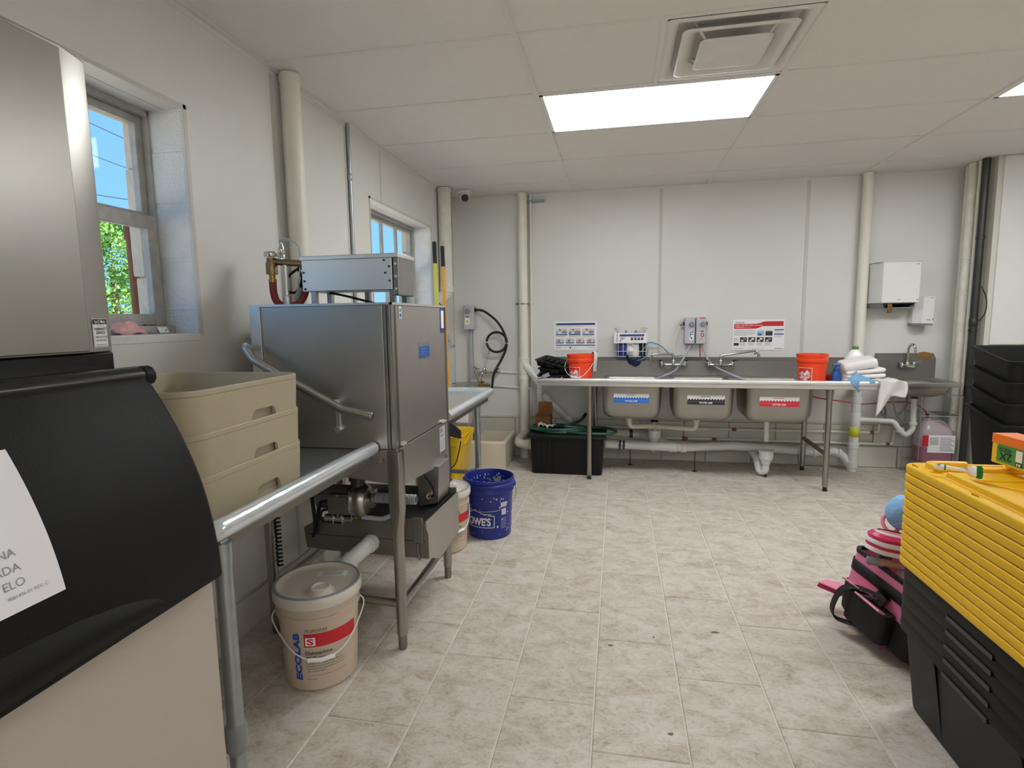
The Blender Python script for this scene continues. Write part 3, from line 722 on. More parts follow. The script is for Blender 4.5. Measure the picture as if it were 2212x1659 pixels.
obj('foot', MB().tube([(-.948, 1.128, 0), (-.948, 1.128, .012), (-.948, 1.128, .03)], [.019, .023, .021], 16), 'mid_grey', lg, world=True)
lg = obj('leg', MB().tube([(-1.53, 1.128, 0), (-1.53, 1.128, .82)], .0205, 16), 'galv', t, world=True)
obj('cross_rail', MB().tube([(-.97, 1.128, .295), (-1.53, 1.128, .295)], .016, 12), 'galv', t, world=True)

def bus_tub(z, label, rotz):
    t = thing('bus_tub', label, 'tub', (-1.243, 1.366, z), rotz, 'stacked beige bus tubs')
    W, D, H = .484, .53, .125; r = .075
    rings = [rrect(W-.03, D-.03, r-.01, 0, 8), rrect(W-.016, D-.016, r-.005, .006, 8), rrect(W-.008, D-.008, r-.004, H-.0165, 8), rrect(W-.011, D-.011, r-.005, H-.0155, 8), rrect(W-.011, D-.011, r-.005, H-.0145, 8), rrect(W-.007, D-.007, r-.003, H-.0135, 8), rrect(W-.007, D-.007, r-.003, H-.002, 8), rrect(W-.010, D-.010, r-.004, H, 8),
             rrect(W-.022, D-.022, r-.01, H, 8), rrect(W-.03, D-.03, r-.014, H-.006, 8), rrect(W-.036, D-.036, r-.02, .012, 8)]
    o = obj('tub_body', MB().ring_loft(rings, True, True), 'beige_plastic', t)
    # hand holds cut into the lower edge of the long sides
    cut = MB()
    for s in (-1, 1):
        poly = [(-.062, -.01), (.062, -.01), (.060, .012), (.053, .034), (.042, .042), (-.042, .042), (-.053, .034), (-.060, .012)]
        cut.prism([(s*(W/2-.020), a+.04, b) for a, b in poly], (s*.06, 0, 0))
    boolean(o, cut)
    for p in o.data.polygons: p.use_smooth = True
    o.data.set_sharp_from_angle(angle=.6)
    for s in (-1, 1): obj('hand_hold', MB().box(s*(W/2-.034), -.022, .0, s*(W/2-.0235), .102, .04), 'beige_plastic', t)
    return t
for k, (z, lab) in enumerate(((.839, 'bottom beige bus tub of the stack, partly behind the wrapped rim'), (.9485, 'middle beige bus tub of the stack on the dish table'), (1.058, 'topmost open beige bus tub of the stack'))):
    bus_tub(z, lab, math.radians(1.2))

# ================================================================== DISHWASHER
t = thing('dishwasher', 'stainless steel hood type commercial dishwasher with bent tube handle', 'dishwasher', (-1.16, 2.32, 0)); DW = t
# hood
h = obj('hood', MB().box(-1.452, 1.992, .838, -.857, 2.648, 1.412), 'steel_v', t, world=True, bevel=.004)
obj('front_door', MB().box(-1.402, 1.984, .842, -.886, 1.994, 1.408), 'steel', h, world=True, bevel=.003)
obj('corner_strip', MB().box(-1.455, 1.982, .838, -1.408, 1.996, 1.414), 'steel_bright', h, world=True, bevel=.002)
for x0, x1, y in ((-.884, -.872, 1.981), (-.869, -.856, 1.983)): obj('corner_channel', MB().box(x0, y, .842, x1, 1.996, 1.412), 'steel_dark' if x0 < -.88 else 'steel_v', h, world=True, bevel=.002)
obj('corner_post', MB().box(-.862, 1.986, .838, -.850, 2.012, 1.414), 'steel_v', h, world=True, bevel=.002)
obj('side_door', MB().box(-.86, 2.030, .846, -.851, 2.640, 1.408), 'steel', h, world=True, bevel=.003)
for y0 in (2.014, 2.022): obj('corner_channel', MB().box(-.86, y0, .842, -.849, y0+.005, 1.412), 'steel_dark', h, world=True)
obj('edge_strip', MB().box(-.858, 2.640, .842, -.846, 2.653, 1.412), 'steel_dark', h, world=True)
obj('top_lip', MB().box(-1.456, 1.981, 1.408, -.848, 1.992, 1.417).box(-.857, 1.981, 1.408, -.848, 2.65, 1.417), 'steel_bright', h, world=True)
# stickers on the side door
X = -.8505
def sdf(y, z): return plane_fn((X, y, z), (0, 1, 0), (0, 0, 1), d=.001)
mb = MB(); f0 = sdf(2.575, 1.285); rectp(mb, f0, 0, 0, .056, .125, 1); f1 = plane_fn((X+.0006, 2.575, 1.285), (0, 1, 0), (0, 0, 1)); rectp(mb, f1, .008, .022, .048, .108, 0)
obj('blue_sticker', mb, ['print_white', 'print_navy'], h, world=True)
mb = MB(); f0 = sdf(2.058, 1.355); rectp(mb, f0, 0, 0, .028, .048, 0); f1 = plane_fn((X+.0006, 2.058, 1.355), (0, 1, 0), (0, 0, 1))
rectp(mb, f1, .006, .006, .022, .020, 1); rectp(mb, f1, .010, .026, .020, .040, 1); rectp(mb, f1, .004, .024, .008, .030, 1)
obj('small_sticker', mb, ['print_white', 'print_blue'], h, world=True)
mb = MB(); mb.box(-.8515, 2.262, 1.178, -.8485, 2.405, 1.252, 0).box(-.849, 2.268, 1.183, -.8475, 2.398, 1.232, 1); obj('badge', mb, ['galv', 'print_blue'], h, world=True, bevel=.001)
mb = MB(); f1 = plane_fn((-.8474, 2.272, 1.19), (0, 1, 0), (0, 0, 1), d=.0003)
for q in range(3): rectp(mb, f1, .012*q, .006+.011*q, .05+.02*q, .010+.011*q)
obj('badge_print', mb, 'tube_blue', h, world=True)
# handle
hp = fillet([(-1.462, 2.13, 1.215), (-1.478, 2.00, 1.245), (-1.44, 1.915, 1.255), (-1.385, 1.895, 1.203), (-1.10, 1.895, 1.052), (-1.02, 1.895, 1.013), (-.905, 1.895, .992)], .05, 6)
hd = obj('handle', MB().tube(hp, .0165, 18).tube([(-.906, 1.895, .9922), (-.903, 1.895, .9917)], .0125, 18), 'chrome', t, world=True)
obj('handle_bracket', MB().tube([(-1.09, 1.895, 1.045), (-1.09, 1.985, 1.03)], .008, 10).box(-1.098, 1.978, .925, -1.082, 1.985, 1.04).lathe([(.012, 1.968), (.012, 1.984)], 14, (-1.09, 0, .92), ax='y', cap0=True), 'steel_bright', hd, world=True)
obj('handle_bracket', MB().tube([(-1.455, 2.13, 1.218), (-1.47, 2.13, 1.218)], .012, 10).box(-1.47, 2.0, 1.215, -1.452, 2.02, 1.29).lathe([(.012, -1.475), (.012, -1.452)], 12, (0, 2.01, 1.285), ax='x', cap0=True), 'bolt', hd, world=True)
# control box on four posts
cb = obj('control_box', MB().box(-1.297, 2.118, 1.472, -.897, 2.285, 1.607), 'steel_bright', t, world=True, bevel=.003)
obj('box_lid', MB().box(-1.303, 2.112, 1.599, -.866, 2.290, 1.617), 'steel_bright', cb, world=True, bevel=.003)
obj('end_cover', MB().box(-.895, 2.122, 1.448, -.868, 2.285, 1.603), 'steel_v', cb, world=True, bevel=.006)
for z in (1.475, 1.525, 1.575): obj('screw', MB().lathe([(.005, 2.1185), (.005, 2.122)], 10, (-.882, 0, z), ax='y', cap0=True), 'white_plastic', cb, world=True)
for x, z in ((-.930, 1.59), (-.908, 1.565), (-.926, 1.54), (-.908, 1.508), (-1.288, 1.55), (-1.286, 1.515), (-1.284, 1.482)):
    obj('screw', MB().lathe([(.0045, 2.1145), (.0045, 2.119)], 8, (x, 0, z), ax='y', cap0=True), 'dark_metal', cb, world=True)
for x, y in ((-1.255, 2.14), (-.905, 2.14), (-1.255, 2.27), (-.905, 2.27), (-1.09, 2.30)): obj('post', MB().box(x-.011, y-.011, 1.41, x+.011, y+.011, 1.475), 'steel_v', cb, world=True)
obj('conduit_wire', MB().tube(spline([(-1.22, 2.2, 1.47), (-1.15, 2.21, 1.455), (-1.06, 2.23, 1.43), (-1.0, 2.24, 1.414)], 5), .005, 8), 'black_rubber', cb, world=True)
# vacuum breaker group behind the hood
vb = obj('vacuum_breaker', MB().lathe([(.001, .015), (.024, .015), (.024, .06), (.019, .075), (.019, .085)], 18, (-1.455, 2.15, 1.535)).tube([(-1.455, 2.15, 1.605), (-1.30, 2.15, 1.590)], .0145, 14), 'bronze', t, world=True)
obj('cap_wheel', MB().lathe([(.001, 1.645), (.027, 1.645), (.029, 1.640), (.029, 1.628), (.027, 1.623), (.001, 1.623)], 12, (-1.455, 2.15, 0)), 'chrome', vb, world=True)
obj('hose_fitting', MB().lathe([(.012, 1.50), (.014, 1.50), (.014, 1.515), (.017, 1.517), (.017, 1.53), (.013, 1.532), (.013, 1.555)], 10, (-1.455, 2.15, 0), cap0=True), 'brass', vb, world=True)
obj('red_hose', MB().tube(spline([(-1.455, 2.15, 1.515), (-1.453, 2.15, 1.47), (-1.44, 2.15, 1.435), (-1.41, 2.15, 1.418), (-1.36, 2.16, 1.42), (-1.325, 2.17, 1.455), (-1.31, 2.18, 1.52)], 6), .0155, 12), 'hose_red', vb, world=True)
obj('riser', MB().tube([(-1.39, 2.15, 1.41), (-1.39, 2.15, 1.60)], .010, 12).lathe([(.016, 1.41), (.018, 1.43), (.018, 1.455), (.011, 1.46)], 12, (-1.39, 2.15, 0)), 'steel_bright', vb, world=True)
se = obj('sensor', MB().lathe([(.014, 1.61), (.014, 1.63), (.011, 1.635), (.013, 1.64), (.013, 1.66), (.009, 1.668), (.009, 1.68)], 14, (-1.405, 2.15, 0), cap1=True), 'chrome', vb, world=True)
obj('sensor_plug', MB().tube(spline([(-1.405, 2.15, 1.675), (-1.404, 2.15, 1.693), (-1.385, 2.15, 1.693), (-1.372, 2.15, 1.69)], 4), .0075, 8), 'cable_grey', vb, world=True)
obj('sensor_cable', MB().tube(spline([(-1.372, 2.15, 1.69), (-1.335, 2.15, 1.675), (-1.318, 2.15, 1.63), (-1.325, 2.15, 1.56), (-1.335, 2.15, 1.51), (-1.33, 2.15, 1.485)], 6), .0032, 8), 'cable_grey', vb, world=True)
obj('plug', MB().tube([(-1.325, 2.15, 1.49), (-1.348, 2.15, 1.44)], .012, 10), 'mid_grey', vb, world=True)
obj('black_cable', MB().tube(spline([(-1.29, 2.2, 1.585), (-1.35, 2.17, 1.57), (-1.40, 2.17, 1.53), (-1.405, 2.17, 1.485), (-1.36, 2.17, 1.475), (-1.335, 2.18, 1.53), (-1.36, 2.2, 1.58), (-1.31, 2.2, 1.57)], 6), .0058, 8).tube(spline([(-1.30, 2.2, 1.53), (-1.34, 2.18, 1.5), (-1.355, 2.18, 1.45), (-1.35, 2.18, 1.415)], 6), .008, 8), 'black_rubber', vb, world=True)
# tank skirt and frame
sk = obj('tank_skirt', MB().prism([(-.872, 1.99, .838), (-.872, 1.99, .685), (-.872, 2.66, .625), (-.872, 2.66, .838)], (.02, 0, 0)).prism([(-1.46, 1.992, .838), (-.872, 1.992, .838), (-.872, 1.992, .698), (-1.46, 1.992, .760)], (0, .02, 0)), 'steel', t, world=True, bevel=.002)
obj('tank_bottom', MB().box(-1.46, 2.01, .765, -.872, 2.65, .775), 'steel_dark', sk, world=True)
mb = MB(); f0 = plane_fn((-.8518, 2.515, .70), (0, 1, .0), (0, 0, 1), d=.0006); rectp(mb, f0, 0, 0, .085, .125, 0); f1 = plane_fn((-.8512, 2.515, .70), (0, 1, 0), (0, 0, 1), d=.0006)
rectp(mb, f1, .01, .095, .05, .115, 1); rectp(mb, f1, .01, .075, .06, .085, 1)
for q in range(4): rectp(mb, f1, .01, .015+.012*q, .07, .018+.012*q, 1)
obj('rating_plate', mb, ['grey_plastic', 'print_grey'], sk, world=True)
for y, z in ((2.03, .852), (2.055, .853), (2.55, .846), (2.58, .846)): obj('bolt', MB().lathe([(.008, -.856), (.008, -.838), (.005, -.833)], 8, (0, y, z), ax='x', cap1=True), 'bolt', h, world=True)
for x, z in ((-.905, .80), (-.93, .79), (-.872, .81)): obj('bolt', MB().lathe([(.007, 1.99), (.007, 1.982)], 8, (x, 0, z), ax='y', cap1=True), 'bolt', sk, world=True)
for x, y in ((-.862, 2.0), (-.868, 2.636), (-1.455, 2.02), (-1.455, 2.636)):
    lg = obj('leg', MB().ring_loft([rrect(.054, .054, .006, .835, 3, x, y), rrect(.054, .054, .008, .60, 3, x, y), rrect(.046, .046, .0225, .50, 3, x, y), rrect(.044, .044, .0215, .07, 3, x, y), rrect(.040, .040, .0195, .062, 3, x, y)], True, True), 'steel_v', t, world=True)
    obj('bullet_foot', MB().lathe([(.001, 0), (.016, 0), (.018, .012), (.018, .05), (.0185, .065)], 16, (x, y, 0)), 'steel_dark', lg, world=True)
obj('cross_rail', MB().tube([(-.87, 2.0, .195), (-1.455, 2.02, .205)], .0165, 12), 'steel_v', t, world=True)
obj('cross_rail', MB().tube([(-.864, 2.01, .185), (-.868, 2.63, .185)], .0165, 12), 'steel_v', t, world=True)
obj('cross_rail', MB().tube([(-1.455, 2.03, .205), (-1.455, 2.63, .205)], .0165, 12), 'steel_v', t, world=True)
# scrap tray below
mb = MB()
mb.prism([(-1.365, 2.13, .44), (-1.355, 2.13, .35), (-1.25, 2.13, .34), (-.785, 2.13, .335), (-.785, 2.13, .44), (-.81, 2.13, .505), (-1.275, 2.13, .49), (-1.34, 2.13, .455)], (0, .006, 0))
tr = obj('scrap_tray', mb, 'steel_dark', t, world=True)
obj('tray_base', MB().prism([(-1.36, 2.136, .345), (-.80, 2.136, .335), (-.80, 2.136, .342), (-1.36, 2.136, .352)], (0, .47, 0)), 'steel_dark', tr, world=True)
obj('tray_side', MB().prism([(-.80, 2.136, .335), (-.80, 2.136, .495), (-.80, 2.61, .475), (-.80, 2.61, .27), (-.80, 2.3, .26)], (.006, 0, 0)).prism([(-1.36, 2.60, .345), (-.80, 2.60, .335), (-.80, 2.60, .50), (-1.36, 2.60, .50)], (0, .006, 0)), 'steel', tr, world=True)
obj('tray_seam', MB().prism([(-1.352, 2.1285, .41), (-.80, 2.1285, .408), (-.80, 2.1285, .411), (-1.352, 2.1285, .413)], (0, .003, 0)), 'shadow_gap', tr, world=True)
obj('latch', MB().box(-.852, 2.118, .405, -.806, 2.132, .515).tube([(-.83, 2.12, .405), (-.83, 2.12, .36), (-.82, 2.12, .33)], .005, 6), 'steel_dark', tr, world=True, bevel=.004)
obj('black_screen', MB().box(-1.28, 2.16, .44, -.83, 2.58, .46), 'black_rubber', tr, world=True)
# pump
PY = 2.09
pm = obj('pump_motor', MB().lathe([(.001, -1.265), (.042, -1.265), (.052, -1.255), (.052, -1.10), (.045, -1.09)], 20, (0, PY+.01, .60), ax='x'), 'motor_grey', t, world=True)
obj('junction_box', MB().box(-1.186, PY-.062, .545, -1.092, PY-.03, .633).box(-1.178, PY-.067, .553, -1.100, PY-.060, .625), 'motor_grey', pm, world=True, bevel=.004)
for zz in (.545, .629): obj('box_screw', MB().lathe([(.005, PY-.068), (.005, PY-.06)], 8, (-1.14, 0, zz), ax='y', cap0=True), 'bolt', pm, world=True)
obj('volute', MB().lathe([(.02, -1.095), (.062, -1.09), (.070, -1.08), (.070, -1.045), (.058, -1.028), (.03, -1.022), (.03, -1.005)], 24, (0, PY, .592), ax='x', cap1=True), 'steel_v', pm, world=True)
obj('volute_ring', MB().lathe([(.070, -1.092), (.076, -1.09), (.076, -1.083), (.070, -1.081)], 24, (0, PY, .592), ax='x'), 'chrome', pm, world=True)
obj('capacitor', MB().lathe([(.001, -1.205), (.016, -1.205), (.016, -1.085), (.001, -1.08)], 14, (0, PY-.045, .525), ax='x').box(-1.165, PY-.064, .506, -1.160, PY-.026, .546).box(-1.125, PY-.064, .506, -1.120, PY-.026, .546), 'chrome', pm, world=True)
obj('suction_neck', MB().tube([(-1.075, PY, .64), (-1.075, PY, .77)], .03, 14).tube([(-1.075, PY, .68), (-1.075, PY, .70)], .037, 14), 'dark_metal', pm, world=True)
cor = MB(); pr = []
for k in range(45):
    pr.append((.0225 if k % 2 else .019, -1.008+.19*k/44))
obj('corrugated_hose', cor.lathe(pr, 16, (0, PY+.005, .605), ax='x'), 'mid_grey', pm, world=True)
obj('hose_clamp', MB().lathe([(.025, -1.012), (.025, -.998)], 16, (0, PY+.005, .605), ax='x').box(-1.012, PY-.01, .628, -.998, PY+.02, .642), 'bolt', pm, world=True)
obj('drain_line', MB().tube(spline([(-1.05, PY-.03, .53), (-1.0, PY-.03, .528), (-.955, PY-.03, .528), (-.92, PY-.02, .545), (-.905, PY, .575)], 5), .0095, 10).tube([(-1.07, PY-.03, .53), (-1.045, PY-.03, .53)], .012, 10, mi=1), ['tube_grey', 'brass'], pm, world=True)
sm = obj('sump', MB().prism([(-.935, 2.42, .66), (-.935, 2.42, .455), (-.835, 2.42, .48), (-.825, 2.42, .66)], (0, .16, 0)), 'steel', t, world=True, bevel=.003)
obj('sump_fitting', MB().tube([(-.89, 2.42, .515), (-.87, 2.39, .52)], .012, 10).tube([(-.872, 2.393, .52), (-.85, 2.37, .527)], .010, 8, mi=1).tube(spline([(-.85, 2.37, .527), (-.835, 2.36, .54), (-.84, 2.36, .58), (-.88, 2.33, .66)], 5), .006, 8, mi=2), ['steel_bright', 'brass', 'black_rubber'], sm, world=True)
obj('black_cable', MB().tube(spline([(-1.30, 2.08, .76), (-1.29, 2.08, .62), (-1.285, 2.09, .48), (-1.31, 2.11, .41)], 6), .008, 8).tube(spline([(-1.19, 2.05, .595), (-1.23, 2.05, .585), (-1.26, 2.08, .53), (-1.29, 2.11, .43)], 6), .008, 8).tube(spline([(-1.185, 2.05, .56), (-1.225, 2.05, .55), (-1.225, 2.05, .51), (-1.14, 2.05, .505)], 6), .006, 8), 'black_rubber', t, world=True)
coil = [(-1.425+.011*math.cos(k*.9), 2.03+.011*math.sin(k*.9), .62-.0025*k) for k in range(130)]
obj('coiled_cord', MB().tube(coil, .004, 6), 'black_rubber', t, world=True)
# PVC drain from the tray
pipe('drain_elbow', 'white pvc drain elbow under the dishwasher behind the detergent pail', [(-1.04, 2.14, .395), (-1.06, 2.06, .38), (-1.15, 2.0, .30), (-1.17, 2.02, .06)], .033, 'pvc', 'pipe', fil=.05, collars=[((-1.045, 2.115, .39), (-.2, -1, -.15), .035), ((-1.10, 2.033, .343), (-.75, -.5, -.66), .03)], cr=1.12)

# ================================================================== PAILS
def pail_parts(t, R0, R1, H, m, lidm=None, ribs=(.80, .86), n=48):
    """open pail shell from floor z=0; R0 bottom, R1 top"""
    rr = lambda z: R0+(R1-R0)*z/H
    prof = [(.001, 0), (R0-.008, 0), (R0, .008)]
    for f in ribs:
        z = f*H; prof += [(rr(z)-.0, z-.006), (rr(z)+.007, z-.004), (rr(z)+.007, z+.004), (rr(z), z+.006)]
    prof += [(rr(H)-.0, H-.03), (rr(H)+.006, H-.025), (rr(H)+.006, H-.004), (rr(H)+.002, H), (rr(H)-.004, H), (rr(H)-.006, H-.03), (R0-.004, .006), (.001, .006)]
    return obj('pail_body', MB().lathe(prof, n), m, t)
def bail(t, R, zt, ax, sag, fwd, m, grip=None):
    """wire handle hinged at +-ax, hanging forward"""
    a = Vector((math.cos(ax), math.sin(ax), 0)); b = Vector((-a.y, a.x, 0))*fwd
    if b.dot(Vector((0, -1, 0))) < 0: b = -b
    pts = [a*R+Vector((0, 0, zt)), a*(R+.018)+b*.02+Vector((0, 0, zt-sag*.25)), a*R*.62+b*(R*.86)+Vector((0, 0, zt-sag*.8)), b*(R*1.06)+Vector((0, 0, zt-sag)), -a*R*.62+b*(R*.86)+Vector((0, 0, zt-sag*.8)), -a*(R+.018)+b*.02+Vector((0, 0, zt-sag*.25)), -a*R+Vector((0, 0, zt))]
    o = obj('bail_wire', MB().tube(spline(pts, 6), .0026, 6), m, t)
    for s in (1, -1): obj('bail_ear', MB().cyl(a*s*(R-.006)+Vector((0, 0, zt)), a*s*(R+.006)+Vector((0, 0, zt)), .011, .009, 12), m if not grip else grip, t)
    return o, b
def detergent_pail(loc, rotz, label, tags=True):
    t = thing('detergent_pail', label, 'bucket', loc, rotz, 'lidded detergent pails'); R0, R1, H = .132, .150, .355
    body = pail_parts(t, R0, R1, H, 'bucket_clear', ribs=(.80, .905))
    lid = MB().lathe([(R1+.010, H-.028), (R1+.012, H-.022), (R1+.011, H+.008), (R1+.006, H+.014), (R1-.004, H+.014), (R1-.012, H+.006), (R1-.03, H+.003), (.05, H+.003), (.001, H+.003)], 56)
    l = obj('lid', lid, 'bucket_lid', t)
    obj('lid_ring', MB().lathe([(R1+.009, H+.0115), (R1+.006, H+.0155), (R1-.001, H+.0155), (R1-.005, H+.0125)], 56), 'lid_ring', l)
    sp = obj('spout', MB().lathe([(.048, H+.003), (.044, H+.010), (.038, H+.012), (.036, H+.022), (.030, H+.024), (.026, H+.018), (.001, H+.018)], 28, (.035, -.072, 0)), 'bucket_lid', l)
    mb = MB(); f0 = plane_fn((-.02, .045, H+.0035), (1, 0, 0), (0, 1, 0), d=.0006); rectp(mb, f0, 0, 0, .115, .045, 0); f1 = plane_fn((-.02, .045, H+.0042), (1, 0, 0), (0, 1, 0), d=.0006)
    for q in range(4): rectp(mb, f1, .02, .008+.008*q, .098, .011+.008*q, 1 if q % 2 else 2)
    obj('lid_label', mb, ['print_white', 'print_pink', 'print_grey'], l)
    # printed label, wrapped round the pail (faces local -y)
    mb = MB(); tp = (R1-R0)/H; A = math.radians(-90)
    def at(deg, z): return cyl_fn((0, 0, 0), R0+.0005, A+math.radians(deg), z, tp)
    e = at(-14, .045)     # vertical lettering: u up, v towards the left
    put_text(mb, 'ECOLAB', lambda u, v: at(-17, .05)(-v+.0, u), .05, 0, .05, box=(0, -.013, .185, .013))
    put_text(mb, 'TRUPOWER', at(-4, .238), .02, 2, .0, box=(0, 0, .075, .012))
    rectp(mb, at(-5, .18), 0, 0, .185, .052, 1, 16)
    rectp(mb, lambda u, v: tuple(Vector(at(-5, .18)(u, v))*1.0+Vector((0, -.0008, 0))), .005, .006, .037, .038, 3, 3)
    put_text(mb, 'S', lambda u, v: tuple(Vector(at(-5, .18)(u, v))+Vector((0, -.0014, 0))), .03, 1, .03, box=(.010, .010, .032, .034))
    put_text(mb, 'Dishmachine', at(-4, .150), .017, 2, .012, box=(0, 0, .088, .014)); put_text(mb, 'All Purpose', at(-4, .130), .017, 2, .012, box=(0, -.002, .078, .014))
    for q, (s_, w_) in enumerate((('Detergent For Energy Efficient Machines', .13), ('Detergent pour lave-vaisselle a economie', .135), ('Detergente para lavavajillas eficientes', .13), ('de energia', .065))):
        put_text(mb, s_, at(-4, .112-.0105*q), .008, 2, .005, box=(0, 0, w_, .0065))
    rectp(mb, at(-4, .066), 0, 0, .14, .0012, 1, 10); put_text(mb, 'NET WEIGHT', at(-4, .05), .007, 2, box=(0, 0, .035, .005))
    obj('printed_label', mb, ['print_blue', 'print_red', 'print_black', 'print_white'], body); mb = MB()
    rectp(mb, at(-72, .205), 0, 0, .042, .03, 2, 4)
    for q in range(24):
        a0 = 2*math.pi*q/24; a1 = 2*math.pi*(q+1)/24; c = at(-60, .165)
        mb.add([c(.026*math.cos(a0), .026*math.sin(a0)), c(.026*math.cos(a1), .026*math.sin(a1)), c(.022*math.cos(a1), .022*math.sin(a1)), c(.022*math.cos(a0), .022*math.sin(a0))], [(0, 1, 2, 3)], 2)
    for q in range(9): rectp(mb, at(-68, .06+.009*q), 0, 0, .034-.006*(q % 3), .003, 2, 3)
    obj('side_label', mb, ['print_blue', 'print_red', 'print_black', 'print_white'], body)
    w, b = bail(t, R1-.004, .285, math.radians(18), .15, 1, 'white_plastic', 'bucket_lid')
    a = Vector((math.cos(math.radians(18)), math.sin(math.radians(18)), 0))
    c = b*((R1-.004)*1.06)+Vector((0, 0, .285-.15))
    obj('grip', MB().tube([c-a*.047+Vector((0, 0, .004))-b*.006, c+Vector((0, 0, 0)), c+a*.047+Vector((0, 0, .004))-b*.006], .0085, 10), 'white_gloss', w)
    return t
detergent_pail((-1.12, 1.815, 0), math.radians(13), 'near lidded detergent pail at the foot of the dishwasher')
detergent_pail((-1.01, 3.02, 0), math.radians(30), 'far lidded detergent pail beside the blue bucket')
t = thing('paint_brush', 'small brush lying across the far detergent pail lid', 'brush', (-.985, 2.93, .375))
obj('brush_handle', MB().tube([(-.035, -.04, .002), (.012, .0, .028), (.045, .02, .055)], [.004, .006, .004], 8), 'white_plastic', t); obj('ferrule', MB().tube([(.018, .004, .032), (.05, .025, .062)], [.008, .010], 8), 'rust', t)
# blue pail
t = thing('blue_bucket', 'dark blue paint splattered bucket on the floor beside the detergent pail', 'bucket', (-.79, 3.275, 0)); R0, R1, H = .133, .152, .37
def blueprof():
    rr = lambda z: R0+(R1-R0)*z/H
    return [(.001, 0), (R0-.006, 0), (R0, .006), (rr(.285), .285), (rr(.29)+.008, .29), (rr(.3)+.008, .297), (rr(.31)+.003, .305), (rr(.325)+.003, .325), (rr(.33)+.012, .33), (rr(.345)+.012, .342), (rr(.35)+.002, .348), (rr(.36)+.004, .36), (R1+.006, .365), (R1+.004, .372), (R1-.002, .372), (R1-.006, .35), (R0-.004, .008), (.001, .008)]
body = obj('pail_body', MB().lathe(blueprof(), 56), 'bucket_blue', t)
mb = MB(); tp = (R1-R0)/H
def at(deg, z): return cyl_fn((0, 0, 0), R0+.0008, math.radians(-90+deg), z, tp)
c = at(-12, .125)
def strip(pts, w=.0035):
    for (a, b), (e, f) in zip(pts[:-1], pts[1:]):
        d = Vector((e-a, f-b)).normalized(); nn = Vector((-d.y, d.x))*w/2; N_ = 5
        for q in range(N_):
            u0, v0, u1, v1 = a+(e-a)*q/N_, b+(f-b)*q/N_, a+(e-a)*(q+1)/N_, b+(f-b)*(q+1)/N_
            mb.add([c(u0+nn.x, v0+nn.y), c(u1+nn.x, v1+nn.y), c(u1-nn.x, v1-nn.y), c(u0-nn.x, v0-nn.y)], [(0, 1, 2, 3)], 0)
strip([(-.115, -.045), (.085, -.045), (.085, .03), (.064, .03), (.064, .04), (.025, .04), (-.01, .055), (-.03, .067), (-.05, .055), (-.085, .04), (-.115, .04), (-.115, -.045)])
put_text(mb, "LOWE'S", lambda u, v: c(u, v), .06, 0, .03, box=(-.105, -.033, .064, .018))
obj('printed_logo', mb, ['print_white', 'paint_splat'], body); mb = MB(); d_ = at(42, .07)
for q in range(7): rectp(mb, d_, .0, .01*q, .04-.004*(q % 2), .002+.01*q, 1, 3)
obj('fine_print', mb, ['print_white', 'paint_splat'], body); mb = MB(); rectp(mb, d_, -.002, .135, .04, .165, 1, 3); obj('warning_panel', mb, ['print_white', 'paint_splat'], body); mb = MB(); rectp(mb, d_, .004, .085, .036, .125, 1, 3)
obj('printed_label', mb, ['print_white', 'paint_splat'], body)
rn = random.Random(5); mb = MB()
for k in range(60):
    a = rn.uniform(-170, 20); z = rn.uniform(.02, .27); s = rn.uniform(.002, .006); f_ = at(a+90, z)
    mb.add([f_(s*math.cos(q), s*rn.uniform(.7, 1.6)*math.sin(q)) for q in [2*math.pi*i/7 for i in range(7)]], [tuple(range(7))])
for k in range(60):
    a = math.radians(rn.uniform(20, 160)); z = rn.uniform(.17, .345); s = rn.uniform(.002, .006); R_ = R0+(R1-R0)*z/H-.0075
    mb.add([(R_*math.cos(a+s*math.cos(q)/R_), R_*math.sin(a+s*math.cos(q)/R_), z+s*1.5*math.sin(q)) for q in [2*math.pi*i/7 for i in range(7)]], [tuple(range(7))])
for k in range(26):
    a = math.radians(80+rn.gauss(0, 7)); z = .30+rn.gauss(0, .018); s = rn.uniform(.004, .01); R_ = R0+(R1-R0)*z/H-.0078
    mb.add([(R_*math.cos(a+s*math.cos(q)/R_), R_*math.sin(a+s*math.cos(q)/R_), z+s*math.sin(q)) for q in [2*math.pi*i/7 for i in range(7)]], [tuple(range(7))])
obj('paint_splatter', mb, 'paint_splat', body)
a = Vector((math.cos(.35), math.sin(.35), 0)); mb = MB().tube(spline([a*.158+Vector((0, 0, .31)), a*.172+Vector((.0, 0, .27)), a*.166+Vector((0, 0, .225)), a*.152+Vector((0, -.03, .20)), Vector((.08, -.13, .19)), Vector((-.06, -.15, .19)), Vector((-.15, -.08, .23)), -a*.158+Vector((0, 0, .31))], 6), .0025, 6)
obj('bail_wire', mb, 'galv', t)
for s in (1, -1): obj('bail_ear', MB().cyl(a*s*.145+Vector((0, 0, .312)), a*s*.168+Vector((0, 0, .312)), .02, .014, 14), 'bucket_blue', t)

